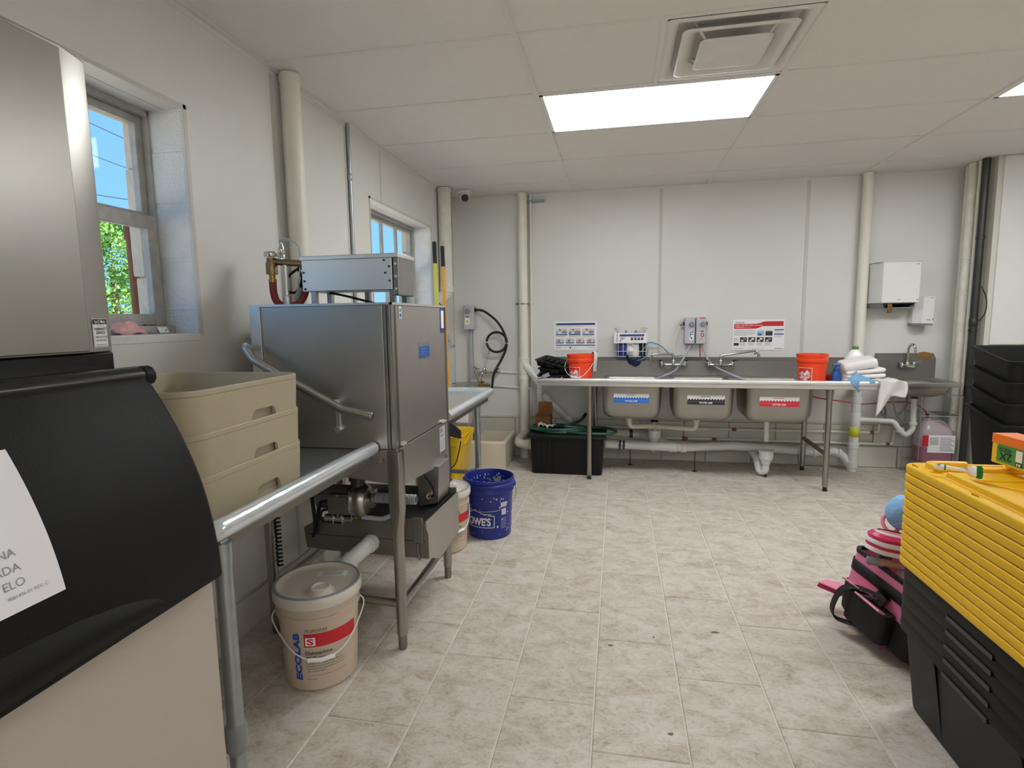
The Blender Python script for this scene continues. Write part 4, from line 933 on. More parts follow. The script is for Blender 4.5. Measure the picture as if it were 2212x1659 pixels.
# ================================================================== FAR DISH TABLE, MOP CORNER
t = thing('dish_table', 'far steel dish table behind the dishwasher with galvanised legs', 'table', (-1.21, 3.17, 0))
obj('top', MB().box(-1.575, 2.66, .822, -.86, 3.66, .838), 'steel_bright', t, world=True)
obj('backsplash', MB().box(-1.586, 2.66, .83, -1.566, 3.66, .96), 'steel', t, world=True, bevel=.004)
pth = fillet([(-1.56, 3.66, .86), (-.86, 3.66, .86), (-.86, 2.66, .86)], .02, 5)
obj('rolled_rim', MB().ring_loft(rimloft(pth, [(-u, w) for u, w in RP]), True, True), 'wrapped_rim', t, world=True)
obj('apron', MB().box(-.885, 2.66, .79, -.875, 3.64, .83).box(-1.56, 3.63, .79, -.875, 3.64, .83), 'steel_dark', t, world=True)
for x, y in ((-.945, 3.6), (-1.53, 3.6)):
    lg = obj('leg', MB().tube([(x, y, .01), (x, y, .80)], .0205, 18), 'galv', t, world=True)
    obj('leg_socket', MB().tube([(x, y, .74), (x, y, .815)], [.0235, .026], 18), 'galv', lg, world=True)
    obj('rail_tee', MB().tube([(x, y, .255), (x, y, .265), (x, y, .32), (x, y, .33)], [.021, .0265, .0265, .021], 18).tube([(x, y, .293), (x-(.055 if x > -1.2 else -.055), y, .293)], .0235, 14), 'mid_grey', lg, world=True)
    obj('foot', MB().tube([(x, y, 0), (x, y, .012), (x, y, .03)], [.019, .023, .021], 14), 'mid_grey', lg, world=True)
obj('cross_rail', MB().tube([(-.96, 3.6, .293), (-1.53, 3.6, .293)], .0165, 12), 'galv', t, world=True)
obj('joint_bracket', MB().prism([(-.86, 2.665, .83), (-.85, 2.665, .83), (-.80, 2.70, .77), (-.80, 2.70, .73), (-.86, 2.67, .75)], (0, .02, 0)), 'black_rubber', t, world=True, bevel=.003)

t = thing('mop_sink', 'low cream mop sink basin on the floor in the far corner', 'mop sink', (-1.285, 4.97, 0)); 
MX0, MX1, MY0, MY1 = -1.572, -.985, 4.715, 5.225; MH = .255; c = ((MX0+MX1)/2, (MY0+MY1)/2); w, d = MX1-MX0, MY1-MY0
def rg(w, d, r, z): return rrect(w, d, r, z, 4, *c)
obj('basin', MB().ring_loft([rg(w-.004, d-.004, .012, 0), rg(w, d, .012, .01), rg(w, d, .012, MH-.03), rg(w+.006, d+.006, .014, MH-.028), rg(w+.006, d+.006, .014, MH-.004), rg(w, d, .012, MH), rg(w-.05, d-.05, .02, MH), rg(w-.06, d-.06, .02, MH-.01), rg(w-.09, d-.09, .06, .06), rg(w-.2, d-.2, .06, .05)], True, True), 'mop_basin', t, world=True)
obj('drain', MB().lathe([(.001, .054), (.04, .054), (.045, .051)], 20, (*c, 0)), 'chrome', t, world=True)
obj('corner_trim', MB().box(MX1-.006, MY0-.004, 0, MX1+.004, MY0+.004, MH-.02).box(MX0, MY0-.006, 0, MX1, MY0, .018), 'bucket_lid', t, world=True)

t = thing('mop_bucket', 'bright yellow mop bucket on casters under the far dish table', 'bucket', (-1.37, 4.17, 0))
R = lambda w, d, z, r, dx=0: rrect(w, d, r, z, 5, dx, 0)
obj('tub', MB().ring_loft([R(.26, .30, .07, .04), R(.28, .32, .075, .05), R(.33, .37, .38, .06, .01), R(.36, .40, .385, .06, .015), R(.37, .41, .44, .065, .02), R(.385, .425, .455, .065, .02), R(.37, .41, .457, .06, .02), R(.35, .39, .44, .06, .02), R(.30, .34, .10, .05), R(.28, .32, .09, .05)], True, True), 'yellow_plastic', t)
obj('spout_lip', MB().prism([(.205, -.10, .38), (.205, .10, .38), (.23, .07, .455), (.255, 0, .475), (.23, -.07, .455)], (-.02, 0, -.01)), 'yellow_plastic', t, bevel=.006)
obj('handle_wire', MB().tube(spline([(.20, -.215, .43), (.19, -.23, .36), (.155, -.235, .25), (.08, -.235, .20), (-.05, -.225, .19), (-.12, -.22, .25)], 6), .0045, 8), 'black_rubber', t)
mb = MB(); f0 = plane_fn((.06, -.183, .10), (1, 0, 0), (0, -.05, .30), d=.002)
for q, (a, b, cc, dd) in enumerate(((0, .2, .05, .26), (0, .3, .05, .36), (0, .42, .05, .45), (.01, .05, .04, .14))): rectp(mb, f0, a, b, cc, dd, 0)
obj('warning_print', mb, 'print_black', t)
for x, y in ((.12, -.13), (.12, .13), (-.12, -.13), (-.12, .13)):
    cs = obj('caster', MB().lathe([(.001, -.012), (.026, -.012), (.03, -.006), (.03, .006), (.026, .012), (.001, .012)], 18, (x+.02, y, .03), ax='y'), 'black_rubber', t)
    obj('caster_fork', MB().box(x-.012, y-.018, .035, x+.03, y-.014, .072).box(x-.012, y+.014, .035, x+.03, y+.018, .072).box(x-.012, y-.018, .062, x+.03, y+.018, .074), 'hot_pink' if x > 0 and y < 0 else 'galv', cs)

def long_handle(name, label, top, bot, m, head):
    t = thing(name, label, 'mop', bot); a, b = Vector(bot), Vector(top); d = (b-a).normalized()
    obj('pole', MB().tube([a+d*.06, b-d*.12], .0125, 14), m, t, world=True)
    obj('grip', MB().tube([b-d*.17, b-d*.012, b-d*.003, b], [.0165, .0165, .013, .004], 14), 'black_rubber', t, world=True)
    if head == 'mop':
        mb = MB(); rn = random.Random(2)
        for k in range(30):
            q = rn.uniform(0, 6.28); rr = rn.uniform(.02, .07)
            mb.tube(spline([a+d*.10, a+Vector((rr*.5*math.cos(q), rr*.5*math.sin(q), .07)), a+Vector((rr*math.cos(q), rr*math.sin(q), .008))], 4), .006, 5)
        obj('mop_strings', mb, 'towel_grey', t, world=True)
    else:
        obj('broom_head', MB().obox(a+Vector((0, 0, .09)), (.05, .09, .05)).obox(a+Vector((0, 0, .035)), (.05, .11, .07)), 'black_plastic', t, world=True, bevel=.006)
    return t
long_handle('mop', 'lime yellow mop handle with black grip by the far window', (-1.43, 4.235, 1.965), (-1.42, 4.28, .105), 'lime_pole', 'mop')
long_handle('broom', 'amber orange broom handle with black grip by the far window', (-1.45, 4.50, 1.965), (-1.447, 4.585, 0), 'amber_pole', 'broom')

t = thing('wall_hook', 'metal double hook on a grey plate on the left wall corner', 'hook', (LX, 5.02, 1.16))
obj('plate', MB().box(0, -.03, -.02, .006, .03, .055), 'grey_plastic', t, bevel=.003)
for y in (-.012, .018): obj('hook_arm', MB().tube(spline([(.006, y, .0), (.02, y, -.02), (.02, y, -.05), (.035, y, -.068), (.055, y, -.06), (.06, y, -.04)], 5), .005, 8), 'chrome', t)

# dispenser + service faucet + hose
def dispenser(name, label, loc, w, h, d, knob, printc, lines, group=None):
    t = thing(name, label, 'dispenser', loc, 0, group)
    rings = [[(x, y*1., z) for x, y, z in rrect(w*s, d, .012, z, 4, 0, -d/2)] for s, z in ((.94, 0), (1, .008), (1, h*.55), (.98, h*.9), (.92, h))]
    b = obj('housing', MB().ring_loft(rings, True, True), 'grey_plastic', t, bevel=.003)
    obj('knob', MB().lathe([(.001, -d-.026), (w*.2, -d-.026), (w*.235, -d-.02), (w*.25, -d+.004)], 18, (knob*w, 0, h*.74), ax='y'), 'mid_grey', t)
    mb = MB(); lines(mb, w, h, d); obj('print', mb, ['print_white', printc, 'print_black'], b)
    return t
def pr_logo(mb, w, h, d):
    f0 = plane_fn((0, -d, 0), (1, 0, 0), (0, 0, 1), d=.001)
    rectp(mb, f0, -w*.34, h*.2, w*.1, h*.47, 0); f1 = plane_fn((0, -d-.001, 0), (1, 0, 0), (0, 0, 1), d=.001)
    mb.add([f1(-w*.12+.012*math.cos(q), h*.32+.015*math.sin(q)) for q in [6.283*i/14 for i in range(14)]], [tuple(range(14))], 1)
    rectp(mb, f1, -w*.25, h*.5, w*.05, h*.53, 2)
t = dispenser('chemical_dispenser', 'light grey chemical dispenser feeding a black hose above the mop sink', (-1.415, 5.245, 1.255), .105, .235, .10, -.05, 'tag_yellow', pr_logo)
obj('hose_port', MB().lathe([(.02, .05), (.02, .062), (.013, .064), (.013, .085)], 14, (0, -.05, .185), ax='x', cap1=True), 'black_rubber', t)
pipe('conduit', 'grey tube hanging from the mop sink dispenser', [(-1.425, 5.215, 1.262), (-1.432, 5.215, .70)], .010, 'tube_grey', 'tube')
tag(obj('green_tube', MB().tube(spline([(-1.395, 5.22, 1.262), (-1.395, 5.22, 1.0), (-1.385, 5.215, .86), (-1.35, 5.2, .76), (-1.33, 5.2, .70)], 6), .004, 6), 'tube_green'), 'thin green tube hanging beside the dispenser down tube', 'tube')
ho = [(-1.335, 5.195, 1.44), (-1.29, 5.18, 1.435), (-1.23, 5.17, 1.405), (-1.14, 5.16, 1.33), (-1.075, 5.16, 1.23), (-1.05, 5.16, 1.14)]
loop = [(-1.145+.098*math.cos(a), 5.16+.012*(k/13), 1.13+.095*math.sin(a)) for k, a in enumerate([-2*math.pi*k/13 for k in range(14)])]
ho += loop[1:]+[(-1.06, 5.165, 1.05), (-1.10, 5.155, .96), (-1.15, 5.15, .875), (-1.18, 5.15, .80), (-1.195, 5.15, .70), (-1.215, 5.15, .65), (-1.25, 5.15, .63)]
t = thing('black_hose', 'looped black hose hanging on the wall above the mop sink', 'hose', (-1.25, 5.15, .63)); obj('hose_body', MB().tube(spline(ho, 6), .0115, 10), 'black_rubber', t, world=True)
obj('hose_end', MB().tube([(-1.33, 5.195, 1.44), (-1.30, 5.185, 1.437)], .013, 10), 'brass', t, world=True)
for p in ((-1.243, 5.166, 1.13), (-1.05, 5.165, 1.12)): obj('clip', MB().obox(p, (.034, .03, .010), (0, .2, 0)), 'white_plastic', t, world=True)
t = thing('service_faucet', 'chrome service faucet with support rod above the mop sink', 'faucet', (-1.26, 5.25, .84))
obj('body', MB().tube([(-.09, -.055, -.01), (.13, -.055, .0)], .015, 14).tube([(-.075, 0, -.01), (-.075, -.055, -.01)], .017, 12).tube([(.11, 0, .0), (.11, -.055, .0)], .017, 12), 'chrome', t)
obj('spout', MB().tube(fillet([(.0, -.055, 0), (-.03, -.10, -.005), (-.045, -.12, -.05), (-.045, -.12, -.095)], .03), .013, 12).tube([(-.045, -.12, -.085), (-.045, -.12, -.11)], .016, 12, mi=1), ['chrome', 'brass'], t)
for x in (-.085, .12):
    obj('valve_handle', MB().tube([(x, -.055, .0), (x, -.10, .03)], .009, 10).obox((x, -.105, .034), (.05, .012, .012)).obox((x, -.105, .034), (.012, .012, .05)), 'chrome', t)
obj('support_rod', MB().tube([(-.02, -.07, .02), (.03, -.01, .215)], .0045, 8).lathe([(.018, -.012), (.018, 0)], 12, (.03, 0, .215), ax='y', cap0=True), 'chrome', t)
obj('vacuum_cap', MB().lathe([(.018, .0), (.02, .02), (.014, .03), (.002, .032)], 14, (-.02, -.06, .01)), 'chrome', t)
tag(obj('lever_bracket', MB().tube([(-1.385, 5.245, .885), (-1.385, 5.20, .89), (-1.33, 5.19, .865)], .008, 8), 'galv'), 'small grey pipe bracket left of the service faucet', 'bracket')
t = thing('wire_shelf', 'small wire shelf above the mop sink rim', 'shelf', (-1.42, 5.16, .70))
sh = MB()
for z in (0, .03): sh.tube([(-.16, -.06, z), (.18, -.06, z), (.18, .07, z), (-.16, .07, z), (-.16, -.06, z)], .004, 6)
obj('wire_frame', sh, 'galv', t)
for k in range(7): obj('wire', MB().tube([(-.13+.045*k, -.06, 0), (-.13+.045*k, .07, 0)], .003, 5), 'galv', t)
obj('gold_valve', MB().obox((.15, -.03, .015), (.12, .03, .02)).tube([(.14, -.03, .02), (.14, -.03, .06)], .012, 10), 'brass', t, bevel=.003)

t = thing('chemical_jug', 'clear jug with dark grey contents standing in the mop sink', 'jug', (-1.40, 4.88, .30))
obj('jug_body', MB().ring_loft([rrect(.17, .17, .04, z, 5) for z in (0, .10)], True, False), 'mid_grey', t)
obj('jug_top', MB().ring_loft([rrect(.17, .17, .04, .10, 5), rrect(.17, .17, .04, .21, 5), rrect(.16, .16, .05, .24, 5), rrect(.06, .06, .028, .26, 5), rrect(.05, .05, .024, .285, 5)], False, True), 'jug_clear', t)
obj('label_panel', MB().box(-.06, -.0875, .11, .06, -.0855, .2), 'print_white', t)
t = thing('jug_stand', 'black wire stand holding the clear jug in the mop sink', 'stand', (-1.40, 4.88, .052)); st = MB()
for z in (.015, .243): st.tube([(-.11, -.1, z), (.11, -.1, z), (.11, .1, z), (-.11, .1, z), (-.11, -.1, z)], .005, 6)
for k in range(6): st.tube([(-.11+.044*k, -.1, .243), (-.11+.044*k, .1, .243)], .004, 5)
obj('rack', st, 'black_rubber', t)
for x, y in ((-.11, -.1), (.11, -.1), (.11, .1), (-.11, .1)): obj('post', MB().tube([(x, y, 0), (x, y, .30)], .005, 6), 'black_rubber', t)
tag(obj('plastic_bag', MB().sheet(lambda u, v: (-1.30+.05*u+.012*math.sin(9*u+5*v), 4.86+.1*u+.02*math.sin(7*v+3*u), .27+.36*v), 10, 14), 'clear_film', solid=.001), 'clear plastic film hanging beside the jug at the mop sink', 'plastic bag')

# ================================================================== BLACK GREASE TRAP, HOSE, BOX
t = thing('grease_trap', 'black ribbed plastic grease trap box on the floor under the sink', 'grease trap', (-.43, 4.83, 0))
w, d, h = .63, .40, .335
b = obj('trap_body', MB().ring_loft([rrect(w-.03, d-.03, .03, 0, 4), rrect(w-.02, d-.02, .03, .01, 4), rrect(w, d, .03, h, 4)], True, True), 'bin_black', t)
for x in (-.24, -.14, 0, .14, .24): obj('rib', MB().prism([(x-.012, -d/2+.006, .01), (x+.012, -d/2+.006, .01), (x+.012, -d/2-.006, h-.02), (x-.012, -d/2-.006, h-.02)], (0, .012, 0)), 'bin_black', b, bevel=.003)
obj('lid', MB().ring_loft([rrect(w+.05, d+.06, .03, h-.012, 4), rrect(w+.05, d+.06, .03, h+.012, 4), rrect(w+.04, d+.05, .025, h+.018, 4), rrect(w+.0, d+.01, .02, h+.018, 4), rrect(w-.02, d-.01, .02, h+.014, 4)], True, True), 'bin_black', t, bevel=.002)
pts = [(-.77, 4.76, 0), (-.72, 4.68, 0), (-.6, 4.63, 0), (-.45, 4.67, .008), (-.32, 4.82, .02), (-.26, 4.98, .03)]
c = (-.50, 4.80, .362); path = []
for k in range(34):
    a = math.pi*.8+2*math.pi*k/13; path.append((c[0]+.02*math.sin(k*.7)+(.235+.02*math.sin(k))*math.cos(a), c[1]+(.13+.012*math.cos(k*1.3))*math.sin(a), c[2]+.011*(k/13)+.003*math.sin(k)))
path += [(-.45, 4.72, .41), (-.36, 4.80, .425), (-.30, 4.90, .455), (-.285, 4.95, .475)]
t = thing('garden_hose', 'coiled dark green garden hose on top of the grease trap', 'hose', (-.5, 4.8, .352)); obj('hose_body', MB().tube(spline(path, 5), .0125, 10), 'hose_green', t, world=True)
obj('hose_end', MB().tube([(-.30, 4.905, .458), (-.281, 4.962, .48)], .0145, 10), 'black_rubber', t, world=True)
lp = [(-.42, 4.66, .374), (-.30, 4.615, .374), (-.16, 4.60, .374), (-.06, 4.62, .374), (-.01, 4.70, .374), (-.03, 4.80, .374), (-.12, 4.87, .374), (-.26, 4.86, .374), (-.36, 4.80, .374)]
obj('hose_loop', MB().tube(spline(lp, 6), .0125, 10), 'hose_green', t, world=True)
t = thing('cardboard_box', 'small open brown cardboard box standing on the green hose', 'box', (-.65, 4.86, .385), math.radians(-3), rot=(math.radians(-6), 0, math.radians(-3)))
obj('back_flap', MB().box(-.062, .028, .0, .068, .034, .215), 'cardboard', t)
obj('carton', MB().box(-.068, -.05, 0, .066, -.045, .085).box(-.068, -.05, 0, -.063, .034, .10).box(.061, -.05, 0, .066, .034, .10).box(-.068, -.05, 0, .066, .034, .005), 'cardboard', t)
obj('flap', MB().prism([(-.068, -.05, .085), (-.012, -.05, .09), (-.012, -.075, .11), (-.05, -.07, .118)], (.002, .003, .003)).prism([(.0, -.05, .07), (.03, -.05, .07), (.028, -.066, .074), (.002, -.066, .074)], (0, .002, .004)), 'cardboard', t)
tag(obj('crumpled_wrapper', MB().sheet(lambda u, v: (-.69+.15*u, 4.755+.035*math.sin(8*u)+.05*v, .389+.02*abs(math.sin(11*u+6*v))+.02*math.sin(3.1*v)*(1-u)), 14, 6), 'white_plastic', solid=.001), 'crumpled white plastic wrapper on the green hose', 'wrapper')
# PVC near the trap
pipe('drain_pipe', 'white pvc branch running diagonally from the drain pipe to the grease trap', [(-.885, 5.17, .93), (-.735, 5.16, .74), (-.718, 5.15, .685), (-.718, 5.15, .37)], .034, 'pvc', 'pipe', fil=.06, collars=[((-.845, 5.165, .88), (.62, 0, -.78), .09), ((-.745, 5.16, .755), (.55, 0, -.8), .05), ((-.718, 5.15, .66), (0, 0, -1), .05)], cr=1.14)
pipe('drain_pipe', 'white pvc pipe sloping down right from the wye above the grease trap', [(-.718, 5.16, .645), (-.66, 5.16, .585), (-.43, 5.16, .375)], .032, 'pvc', 'pipe', collars=[((-.665, 5.16, .59), (.72, 0, -.66), .035), ((-.45, 5.16, .394), (.72, 0, -.66), .06)], cr=1.14)
pipe('drain_pipe', 'white pvc elbow joining the grease trap at its left end', [(-.885, 5.19, .235), (-.90, 5.02, .225), (-.905, 4.90, .205), (-.75, 4.86, .20)], .04, 'pvc_old', 'pipe', fil=.09, collars=[((-.80, 4.873, .201), (1, -.2, 0), .05)], cr=1.14)

# ================================================================== THREE BOWL SINK
ROT = math.radians(-2.2); SO = Vector((.61, 4.455, 0))
t = thing('three_bowl_sink', 'long stainless steel three bowl sink along the back wall', 'sink', SO, ROT); SK = t
x0, x1, DD, ZT = -1.265, 1.275, .698, .845
BW = [(-.742, -.262), (-.182, .292), (.372, .862)]       # bowls in local x
BY0, BY1 = .055, .565
dk = MB()
xs = [x0, BW[0][0], BW[0][1], BW[1][0], BW[1][1], BW[2][0], BW[2][1], x1]
for a, b in ((xs[0], xs[1]), (xs[2], xs[3]), (xs[4], xs[5]), (xs[6], xs[7])): dk.box(a, BY0, ZT-.028, b, BY1, ZT-.018)
dk.box(x0, .0, ZT-.028, x1, BY0, ZT-.018).box(x0, BY1, ZT-.028, x1, DD, ZT-.018); obj('deck', dk, 'steel_sink', t)
obj('backsplash', MB().prism([(x0, DD-.02, ZT-.03), (x0, DD, ZT-.03), (x0, DD+.0, ZT+.10), (x0, DD+.038, ZT+.128), (x0, DD+.034, ZT+.138), (x0, DD-.012, ZT+.106)], (x1-x0, 0, 0)), 'steel_splash', t)
RS = [(-.028, -.03), (-.028, -.006), (-.018, .008), (-.002, .014), (.012, .010), (.019, -.002), (.017, -.016), (.006, -.024), (.004, -.05), (-.004, -.05)]
pth = fillet([(x0+.01, DD-.01, ZT), (x0+.01, .0, ZT), (x1-.01, .0, ZT), (x1-.01, DD-.01, ZT)], .02, 5)
obj('rolled_rim', MB().ring_loft(rimloft(pth, [(u, w) for u, w in RS]), True, True), 'steel_bright', t)
obj('apron', MB().box(x0+.02, .018, ZT-.055, x1-.02, .026, ZT-.012), 'steel_dark', t)
for (a, b) in BW[:1]+BW[1:]:
    obj('drain_ridge', MB().tube([(a-.02, BY0-.012, ZT-.014), (b+.02, BY0-.012, ZT-.014)], .006, 6), 'steel_bright', t)
STK = [('sticker_blue', 'WASH'), ('print_black', 'RINSE'), ('print_red', 'SANITIZE')]
for k, (a, b) in enumerate(BW):
    w = b-a; cx = (a+b)/2; cy = (BY0+BY1)/2; d = BY1-BY0
    R = lambda s, z, r: rrect(w-s, d-s, r, z, 6, cx, cy)
    bo = obj('bowl', MB().ring_loft([R(.0, ZT-.02, .05), R(.004, ZT-.06, .055), R(.012, .62, .06), R(.02, .575, .065), R(.04, .545, .075), R(.085, .522, .085), R(.16, .512, .09), R(.40, .507, .03)], False, True), 'steel_sink', t, solid=.003)
    obj('drain_basket', MB().lathe([(.001, .503), (.042, .503), (.045, .508), (.03, .515)], 20, (cx, cy, 0)), 'chrome', bo)
    if True:
        mb = MB(); zb = .655-.003*k; sw, sh_ = .283, .075; ox = a+(.10, .118, .10)[k]; f0 = plane_fn((ox, BY0+.0045, zb), (1, 0, 0), (0, 0, 1), d=.0035); f1 = plane_fn((ox, BY0+.0045, zb), (1, 0, 0), (0, 0, 1), d=.0042); f2 = plane_fn((ox, BY0+.0045, zb), (1, 0, 0), (0, 0, 1), d=.0048)
        rectp(mb, f0, 0, 0, sw, sh_, 0); rectp(mb, f1, 0, 0, sw, .034, 1)
        for q in range(13):      # breaking wave crests
            u = sw*q/13; s_ = sw/13; poly = [(u, .033), (u+s_, .033), (u+s_*.98, .047), (u+s_*.75, .047), (u+s_*.45, .0435), (u+s_*.25, .036), (u, .0395)]
            mb.add([f1(*p) for p in poly], [tuple(range(len(poly)))], 1)
        rectp(mb, f2, 0, .0225, sw*.98, .0232, 0)
        put_text(mb, 'WATER LINE', f2, .02, 0, .02, box=(sw*.32, .008, sw*.67, .021))
        put_text(mb, STK[k][1], f2, .012, 1, .01, 'C', box=(sw*.36, .059, sw*.62, .067))
        obj('water_line_sticker', mb, ['print_white', STK[k][0]], bo)
for x, y, z1 in ((-.84, .05, .80), (.96, .05, .80), (.96, .66, .80), (-.84, .66, .80)):
    lg = obj('leg', MB().tube([(x, y, .035), (x, y, z1)], .0205, 18).tube([(x, y, .70), (x, y, z1)], [.0225, .026], 18), 'steel_v', t)
    obj('foot', MB().lathe([(.001, 0), (.018, 0), (.02, .01), (.015, .014), (.015, .036)], 14, (x, y, 0)), 'black_rubber', lg)
for x in (-.84, .96): obj('side_brace', MB().tube([(x, .06, .285), (x, .65, .285)], .017, 12), 'steel_dark', t)
# faucets
def faucet(lx, sp, label):
    t = thing('wall_faucet', label, 'faucet', SO+Matrix.Rotation(ROT, 3, 'Z')@Vector((lx, DD-.022, .925)), ROT, 'faucets over the three bowl sink')
    body = MB()
    for s in (-1, 1): body.tube(fillet([(s*.10, 0, 0), (s*.10, -.045, 0), (s*.06, -.055, -.004), (0, -.055, -.002)], .02), [.013]*0 or .012, 12)
    obj('body', body.lathe([(.001, -.02), (.016, -.02), (.018, .0), (.016, .03), (.012, .04)], 16, (0, -.055, 0)), 'chrome', t)
    for s in (-1, 1):
        obj('flange', MB().lathe([(.024, 0), (.024, -.006), (.014, -.02)], 18, (s*.10, 0, 0), ax='y'), 'chrome', t)
        v = obj('valve', MB().lathe([(.014, -.02), (.015, .0), (.013, .02), (.010, .032)], 14, (s*.10, -.045, 0)), 'chrome', t)
        obj('lever', MB().tube([(s*.10, -.045, .03), (s*.125, -.085, .042)], [.008, .005], 8), 'dark_metal', v)
    obj('spout', MB().tube(fillet([(0, -.055, .03)]+[(a, -.055+b, c) for a, b, c in sp], .03), .0105, 14), 'chrome', t)
    e = sp[-1]; obj('aerator', MB().tube([(e[0], -.055+e[1], e[2]+.01), (e[0], -.055+e[1], e[2]-.018)], .0125, 12), 'chrome', t)
    return t
faucet(-.145, [(0, 0, .088), (-.01, 0, .092), (-.18, -.02, .092), (-.20, -.022, .05)], 'chrome faucet with short spout turned left over the first sink bowl')
faucet(.255, [(0, 0, .075), (.02, 0, .082), (.285, -.02, .125), (.305, -.022, .085)], 'chrome faucet with long raised spout turned right over the sink')

# ---- drains under the sink
pipe('drain_pipe', 'white pvc waste line joining the first two sink bowls', [(.10, 4.78, .505), (.105, 4.78, .41), (.325, 4.92, .392)], .022, 'pvc_old', 'pipe', fil=.04, collars=[((.10, 4.78, .48), (0, 0, 1), .035)], cr=1.35)
pipe('drain_pipe', 'white pvc waste line from the middle sink bowl to the tee', [(.655, 4.76, .505), (.65, 4.76, .405), (.335, 4.92, .392)], .022, 'pvc_old', 'pipe', fil=.04, collars=[((.655, 4.76, .475), (0, 0, 1), .03)], cr=1.35)
t = thing('drain_tee', 'white pvc drain tee and trap cup between the first two bowls', 'pipe fitting', (.325, 4.945, .20))
obj('tee', MB().tube([(0, 0, .14), (0, 0, .235)], .03, 16).tube([(-.05, 0, .175), (.05, 0, .175)], .029, 16), 'pvc_old', t)
obj('black_cap', MB().tube([(0, 0, .225), (0, 0, .238)], .034, 16), 'black_rubber', t)
obj('cup', MB().lathe([(.03, .04), (.034, .06), (.052, .08), (.054, .095), (.054, .142), (.058, .143), (.058, .15), (.05, .15), (.046, .14), (.001, .13)], 24), 'pvc', t)
obj('trap_bend', MB().tube(fillet([(0, 0, .06), (0, 0, .0), (0, .02, -.03), (0, .10, -.03), (0, .13, .04), (-.1, .20, .06)], .05), .03, 14), 'pvc_old', t)
pipe('drain_pipe', 'large white pvc pipe from the grease trap with two clamped couplings', [(-.10, 4.83, .238), (.46, 4.85, .222), (.58, 4.865, .219), (1.0, 5.02, .21), (1.55, 5.14, .155)], .036, 'pvc', 'pipe', fil=.15, collars=[((.48, 4.852, .221), (1, .03, 0), .07), ((.57, 4.865, .218), (1, .1, 0), .05)], cr=1.16)
for x in (.025, .058): tag(obj('pipe_clamp', MB().tube([(x-.008, 4.835, .2345), (x+.008, 4.8355, .234)], .040, 20).box(x-.012, 4.788, .225, x+.012, 4.80, .245), 'dark_metal'), 'dark band clamp on the white drain pipe, %s of two' % ('left' if x < .04 else 'right'), 'clamp', 'clamps on the big drain pipe')
for x, y in ((.12, 5.05), (.67, 4.90)): tag(obj('pipe_hanger', MB().tube([(x, y, .005), (x, y, .19)], .004, 8).lathe([(.022, .0), (.022, .004), (.006, .006)], 12, (x, y, 0), cap0=True), 'dark_metal'), 'thin rod pipe stand on the floor under the %s bowl' % ('first' if x < .5 else 'middle'), 'pipe stand', 'rod stands under the drain pipe')
pipe('drain_pipe', 'short white tail pipe cut at an angle under the third bowl', [(1.215, 4.78, .31), (1.213, 4.78, .505)], .021, 'pvc', 'pipe')
t = thing('floor_trap', 'white pvc open trap cup on the floor below the third bowl', 'pipe fitting', (1.225, 4.80, 0))
obj('cup', MB().lathe([(.036, .115), (.036, .135), (.055, .16), (.057, .17), (.057, .222), (.062, .223), (.062, .232), (.054, .232), (.05, .222), (.001, .2)], 24), 'pvc', t)
obj('bend', MB().tube(fillet([(0, 0, .14), (0, 0, .05), (-.04, .03, .036), (-.05, .05, .10), (-.05, .10, .14), (-.05, .3, .15)], .04), .029, 16), 'pvc', t)
obj('stub', MB().tube([(0, 0, 0), (0, 0, .03)], .012, 8), 'dark_metal', t)
pipe('drain_pipe', 'white pvc vertical stack with yellow tag beside the hand sink', [(1.995, 5.10, 0), (2.01, 5.10, .76)], .038, 'pvc', 'pipe', collars=[((2.004, 5.10, .455), (0, 0, 1), .12), ((2.0, 5.10, .225), (0, 0, 1), .05), ((1.997, 5.1, .06), (0, 0, 1), .06), ((2.008, 5.1, .62), (0, 0, 1), .05)], cr=1.15)
tag(obj('pipe_tag', MB().tube([(2.0015, 5.10, .305), (2.003, 5.10, .385)], .0395, 20, cap=False), 'tag_yellow', solid=.001), 'yellow green tag wrapped round the white drain stack', 'tag')
pipe('drain_pipe', 'white pvc low line bending into the drain stack at the floor', [(1.55, 5.15, .155), (1.70, 5.14, .14), (1.86, 5.13, .16), (1.93, 5.12, .13), (1.985, 5.11, .05)], .034, 'pvc', 'pipe', fil=.06, collars=[((1.71, 5.14, .142), (1, 0, 0), .03), ((1.90, 5.125, .148), (1, 0, -.3), .03)], cr=1.15)
pipe('drain_pipe', 'white trap of the hand sink with chrome nuts', [(2.405, 5.02, .70), (2.41, 5.02, .39), (2.36, 5.02, .335), (2.30, 5.02, .40), (2.27, 5.03, .455), (2.02, 5.08, .457)], .021, 'pvc', 'pipe', fil=.045, collars=[((2.41, 5.02, .44), (0, 0, 1), .025), ((2.315, 5.02, .385), (-.5, 0, .8), .02), ((2.405, 5.02, .69), (0, 0, 1), .03)], cr=1.4)
for k, pts in enumerate(([(2.265, 5.1, .71), (2.27, 5.06, .60), (2.30, 5.05, .50), (2.37, 5.07, .43), (2.365, 5.15, .37)], [(2.38, 5.1, .71), (2.37, 5.06, .60), (2.30, 5.05, .50), (2.22, 5.07, .49), (2.20, 5.12, .53), (2.245, 5.14, .55), (2.26, 5.16, .46), (2.24, 5.18, .42)])):
    tag(obj('supply_hose', MB().tube(spline(pts, 6), .0085, 8), 'mid_grey'), ['grey braided supply hose running straight below the hand sink', 'grey braided supply hose looped below the hand sink'][k], 'hose', 'hand sink supply hoses')
